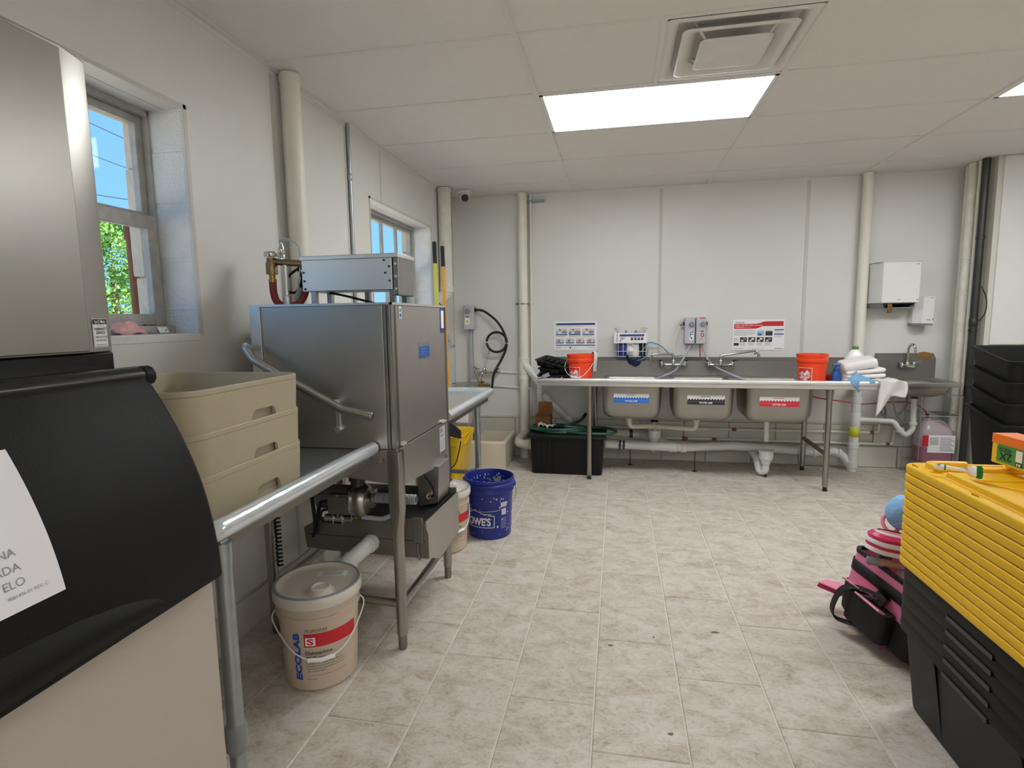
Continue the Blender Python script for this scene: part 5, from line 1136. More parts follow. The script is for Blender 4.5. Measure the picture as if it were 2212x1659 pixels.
rt = [(.73, 5.20, 1.12), (.735, 5.20, .99), (.75, 5.21, .84), (1.2, 5.22, .66), (1.62, 5.19, .64), (1.75, 5.17, .62), (1.96, 5.13, .595), (2.07, 5.14, .58), (2.35, 5.16, .60), (2.46, 5.12, .59), (2.52, 5.08, .54), (2.53, 5.06, .48)]
t = thing('red_tube', 'thin red tube from the dispenser running under the sink to the pink jug', 'tube', (2.53, 5.06, .48)); obj('tube_body', MB().tube(spline(rt, 6), .0048, 8), 'tube_red', t, world=True)
obj('coupler', MB().tube([(1.985, 5.125, .592), (2.045, 5.135, .583)], .010, 10), 'black_rubber', t, world=True); obj('tube_tip', MB().tube([(2.53, 5.06, .52), (2.53, 5.06, .46)], .012, 10), 'hose_red', t, world=True)

# ================================================================== ON AND ABOVE THE SINK
DZ = ZT-.018
def orange_bucket(loc, rotz, label, logo_deg, wire):
    t = thing('orange_bucket', label, 'bucket', loc, rotz, 'orange buckets on the sink drainboards'); R0, R1, H = .094, .108, .222
    rr = lambda z: R0+(R1-R0)*z/H
    b = obj('pail_body', MB().lathe([(.001, 0), (R0-.004, 0), (R0, .004), (rr(.155), .155), (rr(.16)+.005, .158), (rr(.17)+.007, .165), (rr(.18)+.007, .182), (rr(.19)+.002, .187), (rr(.2)+.003, .205), (R1+.006, .215), (R1+.005, H), (R1, H), (R1-.004, .21), (R0-.003, .006), (.001, .006)], 48), 'orange', t)
    mb = MB(); f = cyl_fn((0, 0, 0), R0+.0004, math.radians(-90+logo_deg), .064, (R1-R0)/H); S = .098
    rectp(mb, f, -S/2-.003, -.054, S/2+.003, .057, 0, 8)
    g_ = cyl_fn((0, 0, 0), R0+.0009, math.radians(-90+logo_deg), .064, (R1-R0)/H); rectp(mb, g_, -S/2, -.051, S/2, .054, 1, 8)
    k_ = cyl_fn((0, 0, 0), R0+.0014, math.radians(-90+logo_deg), .064, (R1-R0)/H); ca, sa_ = math.cos(.72), math.sin(.72)
    for s_, bx in (('THE', (-.028, .018, .008, .033)), ('HOME', (-.043, -.014, .043, .015)), ('DEPOT', (-.033, -.038, .033, -.017))):
        put_text(mb, s_, lambda u, v: k_(u*ca-v*sa_, u*sa_+v*ca), .02, 0, .045, box=bx)
    obj('printed_logo', mb, ['print_white', 'logo_orange'], b)
    if wire:
        pts = [(-.112, -.01, .172), (-.128, -.04, .12), (-.10, -.085, .065), (-.03, -.118, .038), (.03, -.115, .055), (.085, -.085, .115), (.112, -.02, .165), (.113, -.005, .172)]
        w = obj('bail_wire', MB().tube(spline(pts, 6), .0024, 6), 'white_plastic', t); obj('grip', MB().tube([(-.075, -.101, .046), (-.03, -.1195, .036), (.012, -.1195, .041)], .006, 8), 'white_gloss', w)
    return t
orange_bucket((-.305, 4.60, DZ), 0, 'orange bucket with a rag over its rim beside the black trays', -30, True)
orange_bucket((1.475, 4.585, DZ), 0, 'orange bucket standing beside the blue pump bottle', -47, False)
tag(obj('rag', MB().sheet(lambda u, v: (-.305+.085+.02*u+.022*min(1, v*2.4)+.01*v+.008*math.sin(5*v)+.004*math.sin(9*u), 4.60-.04+.06*u+.012*math.sin(8*v), DZ+.226-.0-max(0, v-.35)*.23+.012*math.sin(5*u)*(1-v)+.02*math.sin(3.14*min(1, v/.4))), 8, 18), 'towel_grey', solid=.004), 'off white rag hanging over the orange bucket rim', 'rag')
# black trays
def tray(loc, rot, label, w=.30, d=.34, h=.05):
    t = thing('black_tray', label, 'tray', loc, 0, 'black plastic trays on the sink', rot)
    rings = [rrect(w-.05, d-.05, .02, 0, 4), rrect(w-.02, d-.02, .025, h-.008, 4), rrect(w, d, .03, h-.008, 4), rrect(w, d, .03, h, 4), rrect(w-.025, d-.025, .022, h, 4), rrect(w-.065, d-.065, .02, .005, 4)]
    b = obj('tray_body', MB().ring_loft(rings, True, True), 'bin_black', t)
    for k in range(5): obj('divider', MB().box(-w/2+.05+k*(w-.1)/4-.002, -d/2+.034, .004, -w/2+.05+k*(w-.1)/4+.002, d/2-.034, h*.75), 'bin_black', b)
    for y in (-d/2-.001,):
        obj('grip_slot', MB().box(-.04, y, h-.03, .04, y+.004, h-.012), 'black_gloss', b)
    return t
t = tray((-.525, 4.70, DZ), (0, 0, .05), 'bottom black tray of the stack, marked with a white letter'); 
mb = MB(); put_text(mb, "P", plane_fn((.055, -.1565, .014), (1, 0, 0), (0, -.22, 1), d=.003), .03, 0, .03, box=(0, 0, .014, .022)); obj('white_mark', mb, 'print_white', t)
tray((-.515, 4.73, DZ+.052), (math.radians(2), math.radians(4), -.06), 'second black tray of the stack on the sink drainboard', .29)
tray((-.53, 4.74, DZ+.105), (math.radians(3), math.radians(13), -.18), 'topmost tilted open black tray of the stack', .30)
tag(obj('squeegee', MB().tube([(-.66, 4.47, DZ+.03), (-.60, 4.50, DZ+.045)], .006, 8).obox((-.585, 4.505, DZ+.05), (.06, .03, .03), (0, -.4, .3)), 'mid_grey', bevel=.003), 'small grey brush at the left end of the sink rim', 'brush')

# posters
def poster(x0, z0, x1, z1, name, label):
    t = thing(name, label, 'poster', ((x0+x1)/2, BY, (z0+z1)/2)); w, h = x1-x0, z1-z0
    obj('board', MB().box(-w/2, -.006, -h/2, w/2, -.0015, h/2), 'print_white', t, bevel=.001)
    o = Vector((-w/2, -.006, -h/2)); fs = [plane_fn(o, (w, 0, 0), (0, 0, h), d=.0005*(k+1)) for k in range(3)]
    return t, fs
t, F = poster(-.60, 1.043, -.19, 1.317, 'wash_poster', 'white poster with blue bars and step pictures above the orange bucket'); mb = MB(); R_ = lambda a, b, c, d, m, k=0: rectp(mb, F[k], a, b, c, d, m)
R_(.07, .875, .95, .945, 0); R_(.04, .875, .066, .945, 3); R_(.04, .165, .95, .195, 0)
put_text(mb, 'Manual Warewashing Procedures', F[0], .1, 0, .01, box=(.04, .825, .68, .855)); put_text(mb, 'Refer to the posted chart', F[0], .1, 2, 0, box=(.04, .79, .42, .806))
for k in range(3):
    a = (.04, .345, .66)[k]; R_(a, .53, a+.27, .755, 4); R_(a, .53, a+.27, .56, 0, 1); R_(a, .565, a+.27, .66, 2+3*(k != 1), 1); R_(a+.06, .59, a+.13, .64, 1, 2); R_(a+.16, .6, a+.25, .68, 2, 2); R_(a+.08, .7, a+.12, .74, 6, 2); R_(a+.15, .7, a+.23, .715, 7, 2)
    R_(a, .495, a+.26, .503, 2); R_(a, .475, a+.2, .482, 2)
for k in range(4):
    a = .04+.238*k; R_(a, .25, a+.19, .42, 4); R_(a, .25, a+.19, .275, 0, 1); R_(a, .28, a+.19, .345, (5, 5, 7, 7)[k], 1); R_(a+.05, .30, a+.1, .38, 2, 2); R_(a+.11, .29, a+.15, .33, 1, 2)
    R_(a, .225, a+.18, .231, 2); R_(a, .21, a+.13, .216, 2)
put_text(mb, 'ECOLAB', F[0], .1, 0, .03, box=(.04, .08, .155, .112)); R_(.36, .07, .395, .12, 6); R_(.41, .1, .5, .105, 2); R_(.41, .08, .52, .085, 2); put_text(mb, 'www.ecolab.com', F[0], .1, 0, 0, box=(.78, .095, .95, .118))
obj('print', mb, ['print_navy', 'print_white', 'print_grey', 'cap_green', 'print_cream', 'print_skyblue', 'print_black', 'print_pink'], t)
t, F = poster(1.014, 1.04, 1.452, 1.313, 'sanitizer_poster', 'white poster with a red swoosh header right of the dispensers'); mb = MB()
top = [(.03, .86), (.45, .86), (.52, .885), (.58, .925), (.64, .94), (.97, .94)]; bot = [(.97, .785), (.62, .785), (.56, .775), (.50, .73), (.44, .705), (.03, .705)]
P_ = top+bot; mb.add([F[0](*p) for p in P_], [tuple(range(len(P_)))], 1)
put_text(mb, 'ECOLAB', F[0], .1, 0, .03, box=(.055, .885, .225, .925)); put_text(mb, 'Oasis 146 Multi-Quat Sanitizer', F[1], .1, 3, .01, box=(.05, .79, .58, .835)); R_(.05, .745, .36, .752, 3, 1); R_(.05, .76, .22, .768, 3, 1)
for q in range(8): R_(.03, .655-.024*q, .44-.05*(q % 3 == 0)-.16*(q == 7), .662-.024*q, 2)
for k in range(2): R_(.475+.16*k, .475, .475+.16*k+.135, .62, (5, 4)[k]); R_(.49+.16*k, .485, .56+.16*k, .545, (6, 4)[k], 1); R_(.475+.16*k, .64, .6+.16*k, .65, 2)
for k in range(4):
    a = .15+.16*k; R_(a, .27, a+.135, .425, 4); R_(a+.025, .29, a+.065, .34, 3, 1); R_(a+.03, .275, a+.06, .295, 1, 2); R_(a+.06, .34, a+.11, .40, 3 if k in (1, 2) else 2, 1)
    for q in range(5): R_(a, .245-.02*q, a+.12-.02*(q % 2), .251-.02*q, 2)
for q in range(6): R_(.03, .40-.02*q, .12-.02*(q % 2), .406-.02*q, 2)
R_(.03, .15, .13, .24, 4); R_(.8, .65, .98, .68, 0); R_(.8, .505, .98, .54, 0)
for q in range(4): R_(.81, .63-.022*q, .97-.02*q, .636-.022*q, 2); R_(.81, .485-.022*q, .96-.02*(q % 2), .491-.022*q, 2)
R_(.03, .06, .22, .07, 6); R_(.38, .05, .6, .057, 2); R_(.82, .05, .97, .065, 6)
obj('print', mb, ['print_navy', 'print_red', 'print_grey', 'print_white', 'dark_metal', 'print_skyblue', 'print_blue'], t)

# wire basket with pouches
t = thing('wire_basket', 'white wire basket with printed sign panel on the wall above the sink', 'basket', (.115, BY, 1.08)); w, d = .30, .13
wb_ = MB()
obj('sign_panel', MB().box(-w/2, -d-.004, .035, w/2, -d, .128).box(-w/2, -d, .035, -w/2+.004, 0, .128).box(w/2-.004, -d, .035, w/2, 0, .128), 'white_plastic', t)
F = [plane_fn((-w/2, -d-.004, .035), (w, 0, 0), (0, 0, .093), d=.0005*(k+1)) for k in range(2)]; mb = MB()
rectp(mb, F[0], .03, .06, .95, .95, 3); rectp(mb, F[1], .17, .66, .90, .86, 0); put_text(mb, 'ECOLAB', lambda u, v: F[1](.12-v, u), .1, 0, .03, box=(.15, 0, .85, .045))
for k in range(4): rectp(mb, F[1], .50+.1*k, .28, .575+.1*k, .60, 2); rectp(mb, F[1], .515+.1*k, .33, .56+.1*k, .45, 3)
for q in range(3): rectp(mb, F[1], .18, .52-.1*q, .34-.03*q, .56-.1*q, 1)
rectp(mb, F[1], .18, .16, .22, .26, 1); obj('print', mb, ['print_navy', 'print_black', 'print_grey', 'print_white'], t)
for k in range(6):
    x = -w/2+.04+k*(w-.08)/5; obj('wire', MB().tube(fillet([(x, -d, .04), (x, -d+.005, -.07), (x, -.05, -.115), (x, -.005, -.115)], .03), .0022, 6), 'white_plastic', t)
for z, i in ((-.04, .006), (-.09, .025)): obj('wire', MB().tube([(-w/2+i, -.004, z), (-w/2+i, -d+i, z), (w/2-i, -d+i, z), (w/2-i, -.004, z)], .0026, 6), 'white_plastic', t)
for x in (-.04, .05): obj('suction_hook', MB().lathe([(.001, -.02), (.011, -.018), (.011, 0)], 12, (x, 0, .138), ax='y'), 'mid_grey', t)
tag(obj('foil_pouch', MB().sheet(lambda u, v: (.075+.115*u, 5.165-.02*math.sin(3.1*u)+.006*math.sin(9*v+4*u), .995+.115*v+.008*math.sin(6*u)), 8, 10), 'white_plastic', solid=.012), 'crumpled white foil pouch in the wire basket', 'pouch')
tag(obj('dark_pouch', MB().sheet(lambda u, v: (.0+.09*u, 5.18-.03*math.sin(3.1*u)+.006*math.sin(8*v), .975+.14*v), 8, 8), 'print_navy', solid=.02), 'dark blue pouch at the left in the wire basket', 'pouch')
tag(obj('dark_pouch', MB().sheet(lambda u, v: (.19+.055*u, 5.18-.02*math.sin(3.1*u), .975+.14*v), 6, 8), 'black_rubber', solid=.02), 'black pouch at the right in the wire basket', 'pouch')
t = thing('tubing_bundle', 'black and navy bundle of tubing sagging under the wire basket', 'tubing', (.14, 5.18, .955)); rn = random.Random(4)
for k in range(7):
    z0 = .985-.006*k; obj('strand', MB().tube(spline([(.07+.01*k, 5.165-.01*(k % 3), z0+.03), (.10, 5.135+.008*k, z0-.012-.004*k), (.15, 5.13+.006*k, z0-.028-.004*k), (.20, 5.14, z0-.01), (.235-.01*k, 5.16, z0+.03)], 5), .009, 8), ('black_rubber', 'print_navy')[k % 2], t, world=True)
for s in (-1, 1):
    tag(obj('clear_scoop', MB().sheet(lambda u, v: (.115+s*.095+s*.03*v+.045*(u-.5), 5.20-.02*math.sin(3*u), 1.20+.06*v*(1-.3*abs(u-.5))), 6, 6), 'clear_film', solid=.002), 'clear plastic bag corner sticking up %s behind the basket sign' % ('left' if s < 0 else 'right'), 'plastic bag')
tag(obj('blue_tube', MB().tube(spline([(.20, 5.16, 1.02), (.24, 5.15, 1.07), (.27, 5.16, 1.115), (.33, 5.19, 1.11), (.40, 5.2, 1.075), (.47, 5.2, 1.01), (.52, 5.2, .99), (.58, 5.2, 1.0)], 6), .005, 8).tube(spline([(.27, 5.15, 1.06), (.26, 5.14, 1.0), (.21, 5.13, .965), (.15, 5.13, .955), (.11, 5.14, .97)], 6), .004, 8), 'tube_blue'), 'thin blue tube from the wire basket to the dispensers', 'tube')

def pr_left(mb, w, h, d):
    f0 = plane_fn((0, -d, 0), (1, 0, 0), (0, 0, 1), d=.001); f1 = plane_fn((0, -d-.001, 0), (1, 0, 0), (0, 0, 1), d=.001)
    rectp(mb, f0, -w*.02, h*.14, w*.38, h*.48, 0); rectp(mb, f1, w*.02, h*.25, w*.10, h*.46, 1); rectp(mb, f1, w*.14, h*.42, w*.34, h*.46, 1); rectp(mb, f1, w*.14, h*.34, w*.30, h*.38, 2)
    mb.add([f1(w*.17+.008*math.cos(q), h*.21+.008*math.sin(q)) for q in [6.283*i/12 for i in range(12)]], [tuple(range(12))], 2)
def pr_right(mb, w, h, d):
    f0 = plane_fn((0, -d, 0), (1, 0, 0), (0, 0, 1), d=.001); f1 = plane_fn((0, -d-.001, 0), (1, 0, 0), (0, 0, 1), d=.001)
    mb.add([f0(w*.12+.014*math.cos(q), h*.33+.018*math.sin(q)) for q in [6.283*i/16 for i in range(16)]], [tuple(range(16))], 1)
    mb.add([f1(w*.12+.006*math.cos(q), h*.33+.009*math.sin(q)) for q in [6.283*i/12 for i in range(12)]], [tuple(range(12))], 0)
    rectp(mb, f0, -w*.08, h*.46, w*.26, h*.49, 2); rectp(mb, f0, -w*.08, h*.18, w*.08, h*.2, 2); rectp(mb, f0, -w*.15, h*.955, w*.32, h*.99, 1)
a = dispenser('chemical_dispenser', 'grey chemical dispenser, left of the pair above the faucets', (.635, 5.245, 1.105), .09, .235, .085, .16, 'print_navy', pr_left, 'paired sink dispensers')
b = dispenser('chemical_dispenser', 'grey chemical dispenser with red mark, right of the pair', (.733, 5.245, 1.105), .09, .235, .085, .16, 'print_red', pr_right, 'paired sink dispensers')
obj('side_valve', MB().lathe([(.018, -.055), (.018, -.045), (.01, -.043)], 12, (0, -.05, .18), ax='x', cap0=True).tube([(-.055, -.05, .18), (-.085, -.05, .165)], .010, 10, mi=1), ['black_rubber', 'bronze'], a)
obj('side_cap', MB().lathe([(.018, .045), (.018, .056), (.001, .057)], 12, (0, -.05, .18), ax='x'), 'black_rubber', b)
tag(obj('grey_tube', MB().tube(spline([(.655, 5.2, 1.11), (.63, 5.18, 1.06), (.57, 5.14, .95), (.50, 5.05, .87), (.40, 4.95, .835), (.30, 4.88, .80)], 6), .0095, 10), 'tube_grey'), 'grey tube from the left sink dispenser to the first bowl', 'tube')
tag(obj('grey_tube', MB().tube(spline([(.745, 5.2, 1.11), (.765, 5.18, 1.05), (.80, 5.14, .95), (.87, 5.05, .89), (.98, 4.93, .84), (1.08, 4.86, .80)], 6), .0095, 10), 'tube_grey'), 'grey tube from the right sink dispenser to the third bowl', 'tube')
tag(obj('clear_tube', MB().tube(spline([(.55, 5.195, 1.265), (.535, 5.2, 1.22), (.51, 5.21, 1.12), (.50, 5.21, 1.0)], 6), .006, 8), 'white_plastic'), 'white tube hanging left of the paired sink dispensers', 'tube')
tag(obj('soap_marks', MB().obox((1.21, 5.245, 1.01), (.012, .006, .012)), 'black_rubber', bevel=.002), 'small black knob on the sink backsplash ledge', 'knob')

# bleach jug, pump bottle, wipes bag, towels, cloths
t = thing('bleach_jug', 'white bleach jug with green cap and red label behind the towels', 'jug', (1.868, 4.83, DZ))
jg = obj('jug_body', MB().ring_loft([rrect(.15, .105, .035, .0, 6), rrect(.155, .11, .038, .01, 6), rrect(.155, .11, .04, .145, 6), rrect(.14, .10, .045, .185, 6), rrect(.085, .07, .034, .222, 6), rrect(.05, .05, .0245, .238, 6), rrect(.044, .044, .0215, .246, 6)], True, True), 'white_gloss', t)
boolean(jg, MB().tube([(.014, -.1, .168), (.014, .1, .168)], .017, 14))
for p in jg.data.polygons: p.use_smooth = True
jg.data.set_sharp_from_angle(angle=.9)
obj('jug_handle', MB().tube(spline([(.015, 0, .215), (.042, 0, .197), (.056, 0, .165), (.052, 0, .13)], 5), .016, 12), 'white_gloss', t)
obj('cap', MB().lathe([(.024, .24), (.024, .262), (.021, .265), (.001, .265)], 20), 'cap_green', t); obj('label_band', MB().ring_loft([rrect(.1575, .1125, .041, .03, 6), rrect(.1575, .1125, .041, .125, 6)], False, False), 'print_red', jg)
t = thing('pump_bottle', 'blue foam pump soap bottle standing on the sink rim', 'bottle', (1.655, 4.60, DZ))
obj('bottle_body', MB().ring_loft([rrect(.06, .045, .014, 0, 5), rrect(.066, .05, .018, .006, 5), rrect(.066, .05, .018, .06, 5), rrect(.054, .046, .02, .078, 5), rrect(.04, .04, .0195, .086, 5)], True, True), 'pump_blue', t)
obj('pump_collar', MB().lathe([(.022, .084), (.022, .108), (.012, .112), (.010, .126)], 18), 'pump_blue', t); obj('pump_head', MB().tube([(-.03, -.008, .132), (.0, 0, .136), (.022, .005, .134)], [.006, .011, .010], 10), 'pump_blue', t)
tag(obj('crumpled_bag', MB().sheet(lambda u, v: (1.72+.10*u, 4.70-.05*math.sin(3.1*u)+.008*math.sin(13*v+7*u), DZ+.0+.13*v*(1-.3*u)+.008*math.sin(9*u+6*v)), 12, 10), 'print_pink', solid=.03), 'crumpled red and white bag between pump bottle and towels', 'bag')
tag(obj('rubber_glove', MB().sheet(lambda u, v: (1.585+.07*u, 4.72-.03*math.sin(3*u), DZ+.004+.05*v*(.6+.4*math.sin(3*u))+.006*math.sin(15*u+9*v)), 10, 6), 'logo_orange', solid=.012), 'orange rubber glove behind the blue pump bottle', 'glove')
def slab(w, d, h, r, bulge=.004):
    mb = MB(); rings = []
    for z, s in ((0, -.012), (h*.15, -.002), (h*.5, bulge), (h*.85, -.002), (h, -.014)): rings.append(rrect(w+s, d+s, r, z, 4))
    return mb.ring_loft(rings, True, True)
t = thing('folded_towels', 'pile of folded white towels at the right end of the sink', 'towels', (1.83, 4.615, DZ), math.radians(0), None)
z = 0.002
for k, (w, d, h, rx, ry, rz, dx, dz) in enumerate(((.27, .20, .034, 0, 0, .03, .0, .0), (.265, .19, .03, .0, -.06, .0, .01, .040), (.265, .19, .03, .02, -.12, -.04, .01, .076), (.23, .18, .065, .10, -.20, -.10, -.02, .112))):
    obj('towel_layer', slab(w, d, h, .02), 'towel_white', t, (dx, 0, dz), (rx, ry, rz), bevel=.006, seg=3)
def blue(u, v):
    k = min(1, v/.58); a = abs(u-.5)*2
    x = 1.752+(u-.5)*(.035+.15*k)+.006*math.sin(9*v+4*u)
    y = 4.50-.095*k; z = .928-.072*k-.022*a*(1-k)-.010*math.cos(11*u)*k
    if v > .58:
        y = 4.404-.008*math.sin(8*u); z = ZT+.014-.085*(v-.58)/.42*max(.12, 1-1.25*a)
    return (x, y+.010*math.sin(10*u+2*v)*k, z)
tag(obj('blue_cloth', MB().sheet(blue, 20, 20), 'cloth_blue', solid=.004), 'blue cleaning cloth draped over the sink rim', 'cloth')
def grey(u, v):
    q = v; x = 1.885+.165*u
    if q < .25: y = 4.56-.14*q/.25; z = DZ+.03+.01*math.sin(3*u)-(.0)*q
    else:
        y = 4.405-.012*math.sin(10*u+1); L = .115+.15*max(0, 1-u*2.0); z = ZT+.016-(q-.25)/.75*L; x = 1.885+.165*u-.03*(q-.25)*(1-u)+.02*math.sin(3*q)*u
    return (x, y+.012*math.sin(8*u+3*v), z+.006*math.sin(12*u))
tag(obj('grey_towel', MB().sheet(grey, 22, 22), 'towel_grey', solid=.005), 'off white towel hanging off the right end of the sink', 'towel')

# ================================================================== HAND SINK AND DISPENSERS
t = thing('hand_sink', 'small wall mounted stainless steel hand sink in the right corner', 'sink', (2.42, BY, .80)); x0, x1 = -.235, .215
obj('backsplash', MB().box(x0, -.05, -.03, x1, -.002, .165).prism([(x0, -.05, .165), (x0, -.002, .212), (x0, -.002, .16)], (x1-x0, 0, 0)), 'steel_splash', t, bevel=.003)
c = ((x0+x1)/2, -.25)
obj('rim', MB().ring_loft([rrect(.45, .40, .02, -.03, 4, *c), rrect(.455, .405, .02, .0, 4, *c), rrect(.45, .40, .02, .006, 4, *c), rrect(.40, .35, .05, .006, 4, *c), rrect(.36, .30, .07, -.004, 6, *c)] if False else [rrect(.445, .40, .03, -.03, 5, *c), rrect(.455, .405, .03, -.004, 5, *c), rrect(.45, .40, .03, .004, 5, *c), rrect(.40, .34, .05, .003, 5, *c), rrect(.37, .30, .06, -.008, 5, *c)], False, False), 'steel_sink', t)
obj('basin', MB().ring_loft([rrect(.37, .30, .06, -.008, 5, *c), rrect(.36, .29, .06, -.06, 5, *c), rrect(.32, .25, .07, -.10, 5, *c), rrect(.22, .16, .06, -.118, 5, *c)], False, True), 'steel_sink', t, solid=.003)
fc = obj('faucet', MB().ring_loft([rrect(.115, .03, .012, .095, 4, -.01, -.075), rrect(.12, .035, .014, .105, 4, -.01, -.075), rrect(.10, .025, .012, .12, 4, -.01, -.075)], True, True).lathe([(.016, .115), (.014, .135), (.012, .14)], 14, (-.012, -.075, 0)).tube(spline([(-.012, -.075, .13), (-.012, -.075, .23), (-.010, -.078, .262), (-.002, -.10, .288), (.008, -.125, .28), (.012, -.135, .25), (.012, -.137, .225)], 6), .0105, 14), 'chrome', t)
for s, m_ in ((-1, 'tube_red'), (1, 'print_blue')):
    v = obj('valve_handle', MB().lathe([(.013, .115), (.013, .135), (.008, .142), (.001, .143)], 12, (-.01+s*.048, -.075, 0)).tube([(-.01+s*.048, -.08, .137), (-.01+s*.075, -.125, .14)], [.006, .0045], 8), 'chrome', fc)
obj('tail_nut', MB().tube([(-.015, -.23, -.15), (-.015, -.23, -.115)], .026, 14), 'dark_metal', t)
tag(obj('scrub_pad', MB().ring_loft([[(2.56+.058*math.cos(a)*(1+.12*math.sin(3*a)), 5.222+.024*math.sin(a)*(1+.15*math.cos(4*a))*1.0, z+(.024*math.sin(a))) for a in [6.283*k/24 for k in range(24)]] for z in (.982, .999)], True, True), 'sponge', bevel=.003), 'flat brown scrub pad on the hand sink ledge', 'scrub pad')
t = thing('towel_dispenser', 'white paper towel dispenser with dark outlet on the back wall', 'dispenser', (2.245, BY, 1.40))
pl = [(-.165, 0), (.16, 0), (.16, -.20), (-.12, -.215), (-.165, -.14)]
b = obj('cabinet', MB().prism([(x, y, .035) for x, y in pl], (0, 0, .33)), 'white_plastic', t, bevel=.006)
obj('lower_jaw', MB().prism([(-.163, 0, .035), (-.163, -.135, .035), (-.15, -.10, -.005), (-.15, 0, -.005)], (.323, 0, 0)).prism([(-.165, -.135, .035), (-.12, -.21, .035), (-.10, -.17, -.008), (-.15, -.10, -.008)], (.012, 0, 0)).box(-.05, -.15, -.008, .155, -.10, .0), 'mid_grey', t)
obj('outlet', MB().prism([(-.085, -.20, .034), (.15, -.19, .034), (.12, -.12, .004), (-.06, -.12, .004)], (0, .02, .0)), 'black_gloss', t)
obj('paper_strip', MB().sheet(lambda u, v: (-.075+.035*u, -.205-.006*math.sin(4*v), .03-.075*v), 3, 6), 'cardboard', t, solid=.001)
mb = MB(); f0 = plane_fn((-.12, -.2152, .035), (.28, .015, 0), (0, 0, .33), d=.001); rectp(mb, f0, .86, .93, .95, .945); obj('brand_mark', mb, 'print_grey', b); mb = MB(); rectp(mb, f0, .93, .05, .965, .09); obj('key_slot', mb, 'print_grey', b); mb = MB(); rectp(mb, f0, .40, .075, .50, .09); obj('print', mb, 'print_grey', b)
obj('top_seam', MB().box(-.166, -.2, .362, .161, 0, .366), 'mid_grey', b)
t = thing('soap_dispenser', 'slim white soap dispenser below the paper towel dispenser', 'dispenser', (2.505, BY, 1.25))
pl = [(-.085, 0), (.055, 0), (.055, -.12), (-.03, -.125), (-.085, -.07)]
b = obj('cabinet', MB().prism([(x, y, .012) for x, y in pl], (0, 0, .225)), 'white_plastic', t, bevel=.005)
obj('push_bar', MB().prism([(x*.96, y*.96, -.004) for x, y in pl], (0, 0, .014)), 'mid_grey', t, bevel=.003)
mb = MB(); f0 = plane_fn((-.03, -.1255, .012), (.085, .005, 0), (0, 0, .225), d=.001); rectp(mb, f0, .35, .12, .7, .15); obj('print', mb, 'print_grey', b); mb = MB(); rectp(mb, f0, .85, .12, .95, .2); obj('key_slot', mb, 'print_grey', b); mb = MB(); rectp(mb, f0, .6, .93, .85, .95); obj('brand_mark', mb, 'print_grey', b)
# pink jug on a wire rack
t = thing('sanitizer_jug', 'pink liquid filled jug with white label under the hand sink', 'jug', (2.585, 5.06, .12))
obj('liquid_body', MB().ring_loft([rrect(.245, .17, .04, z, 6) for z in (0, .005, .13)], True, False), 'jug_pink', t)
obj('jug_top', MB().ring_loft([rrect(.245, .17, .04, .13, 6), rrect(.245, .17, .04, .23, 6), rrect(.22, .15, .05, .28, 6), rrect(.12, .08, .038, .335, 6, -.03), rrect(.05, .05, .024, .345, 6, -.05), rrect(.045, .045, .022, .365, 6, -.05)], False, True), 'jug_clear', t)
obj('jug_handle', MB().tube(spline([(-.02, 0, .33), (.04, 0, .335), (.09, 0, .30), (.11, 0, .25)], 5), .015, 10), 'jug_clear', t)
obj('label_panel', MB().box(-.08, -.0875, .09, .118, -.0852, .235), 'print_white', t)
mb = MB(); f0 = plane_fn((-.08, -.0877, .09), (.198, 0, 0), (0, 0, .145), d=.0006); rectp(mb, f0, -.2, .35, .02, .98, 1)
for q in range(9): rectp(mb, f0, .45, .12+.09*q, .95-.05*(q % 3), .155+.09*q, 0); rectp(mb, f0, .06, .45+.05*q, .4-.04*(q % 2), .475+.05*q, 0)
obj('print', mb, ['print_grey', 'print_red'], t)
t = thing('wire_rack', 'white wire rack holding the pink jug under the hand sink', 'rack', (2.57, 5.06, 0)); wr = MB()
for z in (.115, .52, .68): wr.tube([(-.15, -.13, z), (.14, -.13, z), (.14, .12, z), (-.15, .12, z), (-.15, -.13, z)], .0026, 6)
obj('frame', wr, 'galv', t)
for x, y in ((-.15, -.13), (.14, -.13), (.14, .12), (-.15, .12)): obj('post', MB().tube([(x, y, 0), (x, y, .69)], .003, 6), 'galv', t)
for k in range(8): obj('wire', MB().tube([(-.12+.034*k, -.13, .115), (-.12+.034*k, .12, .115)], .0022, 5), 'galv', t)
for k in range(8): obj('wire', MB().tube([(.02+.015*k, -.13, .52), (.02+.015*k, .12, .52)], .0018, 5), 'galv', t)

# ================================================================== RIGHT SIDE: BLACK LUGS
def lug(z, label):
    t = thing('black_bin', label, 'bin', (2.56, 3.97, z), 0, 'nested black bins in the right corner')
    W, D, H = .52, .43, .74; n = 6
    def ring(s, zf):
        # rim heights: tall at the back, sloping down the sides to a low front
        r = rrect(W-s, D-s, .04, 0, n); out = []
        for x, y, _ in r:
            f = min(1, max(0, (y+D*.40)/(D*.62))); f = f*f*(3-2*f); out.append((x, y, zf(f)))
        return out
    top = lambda f: H-.075*(1-f)
    b = obj('bin_body', MB().ring_loft([ring(.16, lambda f: 0), ring(.14, lambda f: .01), ring(.03, lambda f: top(f)-.02), ring(.0, lambda f: top(f)-.018), ring(-.008, lambda f: top(f)-.003), ring(.0, lambda f: top(f)), ring(.03, lambda f: top(f)), ring(.045, lambda f: top(f)-.02), ring(.165, lambda f: .015)], True, True), 'bin_black', t)
    return t
for k in range(4):
    lug(.0+.130*k, ['lowest nested black bin standing on the floor in the right corner', 'second lowest nested black bin in the right corner', 'second highest nested black bin in the right corner', 'topmost open black bin in the right corner'][k])

